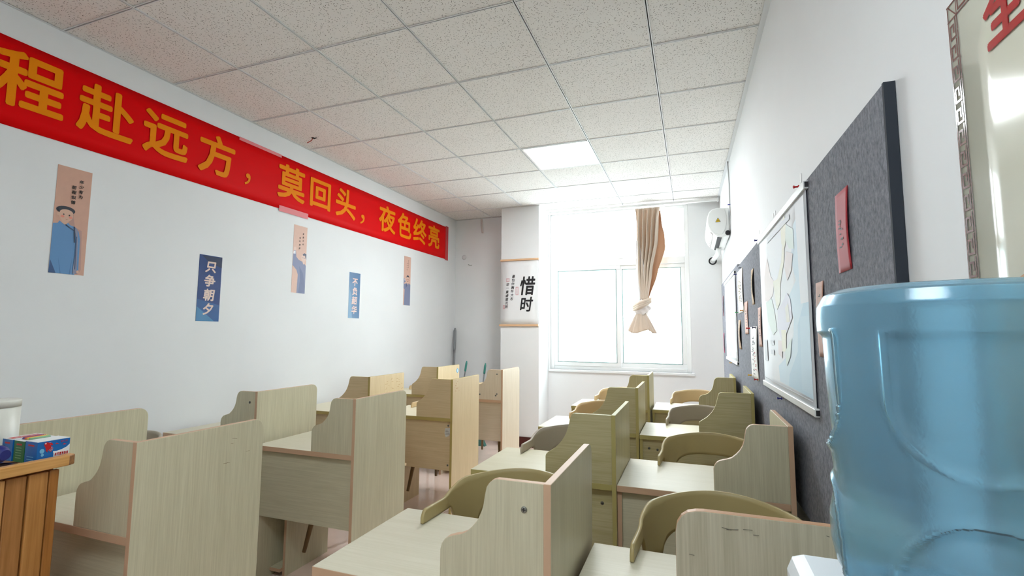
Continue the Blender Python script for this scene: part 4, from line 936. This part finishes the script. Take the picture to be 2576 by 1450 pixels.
inv(t, MB().lathe([(.0, TOP), (.058, TOP), (.060, TOP+.004), (.060, TOP+.146)], (cx_, cy_), 40).build('body', mat('canister_cream', '#d9d8cd', 0.35), t))
inv(t, MB().lathe([(.0605, TOP+.143), (.0605, TOP+.160), (.0595, TOP+.163), (.0, TOP+.163)], (cx_, cy_), 40).build('lid', mat('canister_lid', '#d3d2c8', 0.35), t))
t = empty('blue_roll', (.85, -.135, TOP)); tag(t, 'dark blue roll with a white paper label lying on blue cloth', 'roll')
inv(t, MB().tube([(.80, -.145, TOP+.045), (.82, -.140, TOP+.046), (.87, -.128, TOP+.046), (.886, -.125, TOP+.045)], [.014, .022, .022, .013], 20).build('roll', mat('roll_blue', '#16206e', 0.5), t))
inv(t, MB().tube([(.838, -.1357, TOP+.0468), (.868, -.1285, TOP+.0468)], [.0226, .0226], 20, closed_ends=False).build('label', mat('roll_label', '#dfe6ea', 0.5), t))
tag(MB().grid(lambda u, v: (.76+.11*u, -.21+.135*v, TOP+.004+.020*math.sin(3*u+1)*math.sin(3*v+.4)+.003*math.sin(14*u)), 16, 16).build('blue_cloth', mat('cloth_blue', '#1c4fa8', 0.85), solid=.003), 'crumpled blue cloth under the dark blue roll', 'cloth')
t = empty('hand_brush', (.86, -.2, TOP)); tag(t, 'dark brown bristle hand brush lying along the podium rail', 'brush')
br = MB(); rb = random.Random(9)
for k in range(60):
    x = .848+rb.uniform(-.014, .018); z = TOP+.006+rb.uniform(0, .018); br.tube([(x, -.27, z+.004), (x+rb.uniform(-.004, .004), -.16, z), (x+rb.uniform(-.008, .008), -.085+rb.uniform(-.02, .012), max(TOP+.002, z-.012))], [.0018, .0016, .0009], 5)
inv(t, br.build('bristles', mat('bristle_brown', '#3a1f20', 0.7), t)); t.children[0]['kind'] = 'stuff'
inv(t, MB().box(.836, .866, -.36, -.26, TOP+.004, TOP+.024).build('handle', mat('brush_wood', '#4a2a20', 0.5), t, bevel=.004))

# ------------------------------------------------------------------ water dispenser and bottle
BX, BY = 2.850, -.200
t = empty('water_dispenser', (BX, BY, 0)); tag(t, 'white water dispenser under the blue bottle', 'water dispenser')
M_disp = mat('dispenser_white', '#e6ebee', 0.3)
inv(t, MB().box(2.695, 2.985, -.345, -.045, .02, 1.00).build('body', M_disp, t, bevel=.02))
inv(t, MB().box(2.690, 2.988, -.350, -.040, .98, 1.055).build('top_cover', M_disp, t, bevel=.022))
inv(t, MB().lathe([(.115, 1.05), (.112, 1.068), (.085, 1.072), (.07, 1.06)], (BX, BY), 36, caps=False).build('bottle_seat', M_disp, t))
inv(t, MB().box(2.73, 2.95, -.353, -.343, .55, .95).build('tap_panel', mat('disp_grey', '#b9c2c8', 0.4), t))
for x in (2.79, 2.89): inv(t, MB().tube([(x, -.353, .80), (x, -.385, .80), (x, -.39, .775)], .012, 10).build('tap', mat('tap_%d' % int(x*100), '#2a58b0' if x < 2.85 else '#c03030', 0.4), t))
for x in (2.72, 2.96):
    for y in (-.32, -.07): inv(t, MB().lathe([(.018, 0), (.018, .022)], (x, y), 12).build('foot', M_dark, t))
def bottle_material():
    mt = bpy.data.materials.new('blue_polycarbonate'); mt.use_nodes = True; nt = mt.node_tree; b = nt.nodes['Principled BSDF']
    b.inputs['Base Color'].default_value = (*rgb('#bfe9fb'), 1); b.inputs['Roughness'].default_value = 0.16
    b.inputs['Transmission Weight'].default_value = 0.86; b.inputs['IOR'].default_value = 1.34
    n = nt.nodes.new('ShaderNodeTexNoise'); n.inputs['Scale'].default_value = 260; g = nt.nodes.new('ShaderNodeNewGeometry'); nt.links.new(g.outputs['Position'], n.inputs['Vector'])
    bp = nt.nodes.new('ShaderNodeBump'); bp.inputs['Strength'].default_value = .10; bp.inputs['Distance'].default_value = .001
    nt.links.new(n.outputs['Fac'], bp.inputs['Height']); nt.links.new(bp.outputs[0], b.inputs['Normal'])
    return mt
ZT = 1.422
BR = [(0.0, ZT-.018), (.060, ZT-.016), (.095, ZT-.004), (.110, ZT), (.124, ZT-.006), (.1315, ZT-.020), (.1325, ZT-.036), (.1315, ZT-.060), (.130, ZT-.11), (.1275, ZT-.16), (.1245, ZT-.19), (.122, ZT-.215), (.124, ZT-.235), (.129, ZT-.250), (.1325, ZT-.268), (.1325, ZT-.295), (.128, ZT-.318), (.116, ZT-.338), (.096, ZT-.350), (.060, ZT-.358), (.030, ZT-.363), (.028, ZT-.385)]
def br_at(k):
    x = k*(len(BR)-1); i = min(int(x), len(BR)-2); f = x-i; f2 = f
    return BR[i][0]+(BR[i+1][0]-BR[i][0])*f2, BR[i][1]+(BR[i+1][1]-BR[i][1])*f2
def ridge(dist, w): return math.exp(-(dist/w)**2)
def bottle(u, v):
    r, z = br_at(v); th = 2*math.pi*u
    if r > .08:
        # four embossed fields around the body: an upright one above, a round one below
        ph = (th - math.radians(255) + math.pi/4) % (math.pi/2) - math.pi/4   # -45..45 degrees within a field
        s = ph*0.13; zz = z-(ZT-.135)
        # upper field: U-shaped ridge
        hw, bot = .072, .020
        dU = abs(abs(s)-hw) if zz > bot else abs(math.hypot(s, (zz-bot))-hw)
        inside = (abs(s) < hw if zz > bot else math.hypot(s, zz-bot) < hw) and zz < .085
        if -.13 < zz < .088:
            r += .0035*ridge(dU, .006)
            if inside: r -= .0050*sm((.088-zz)/.01)
        # lower round field
        dl = math.hypot(s, (z-(ZT-.290))*1.1); r += .0030*ridge(abs(dl-.070), .006)
        if dl < .068: r -= .004
    return (BX+r*math.cos(th), BY+r*math.sin(th), z)
t = MB().grid(bottle, 300, 240, wrap=True).build('water_bottle', bottle_material(), solid=.0022)
tag(t, 'large translucent blue water bottle upside down on the dispenser', 'water bottle')

for o in bpy.data.objects:
    if o.name.split('.')[0] in ('print', 'pen_marks', 'key_border'): o['kind'] = 'stuff'
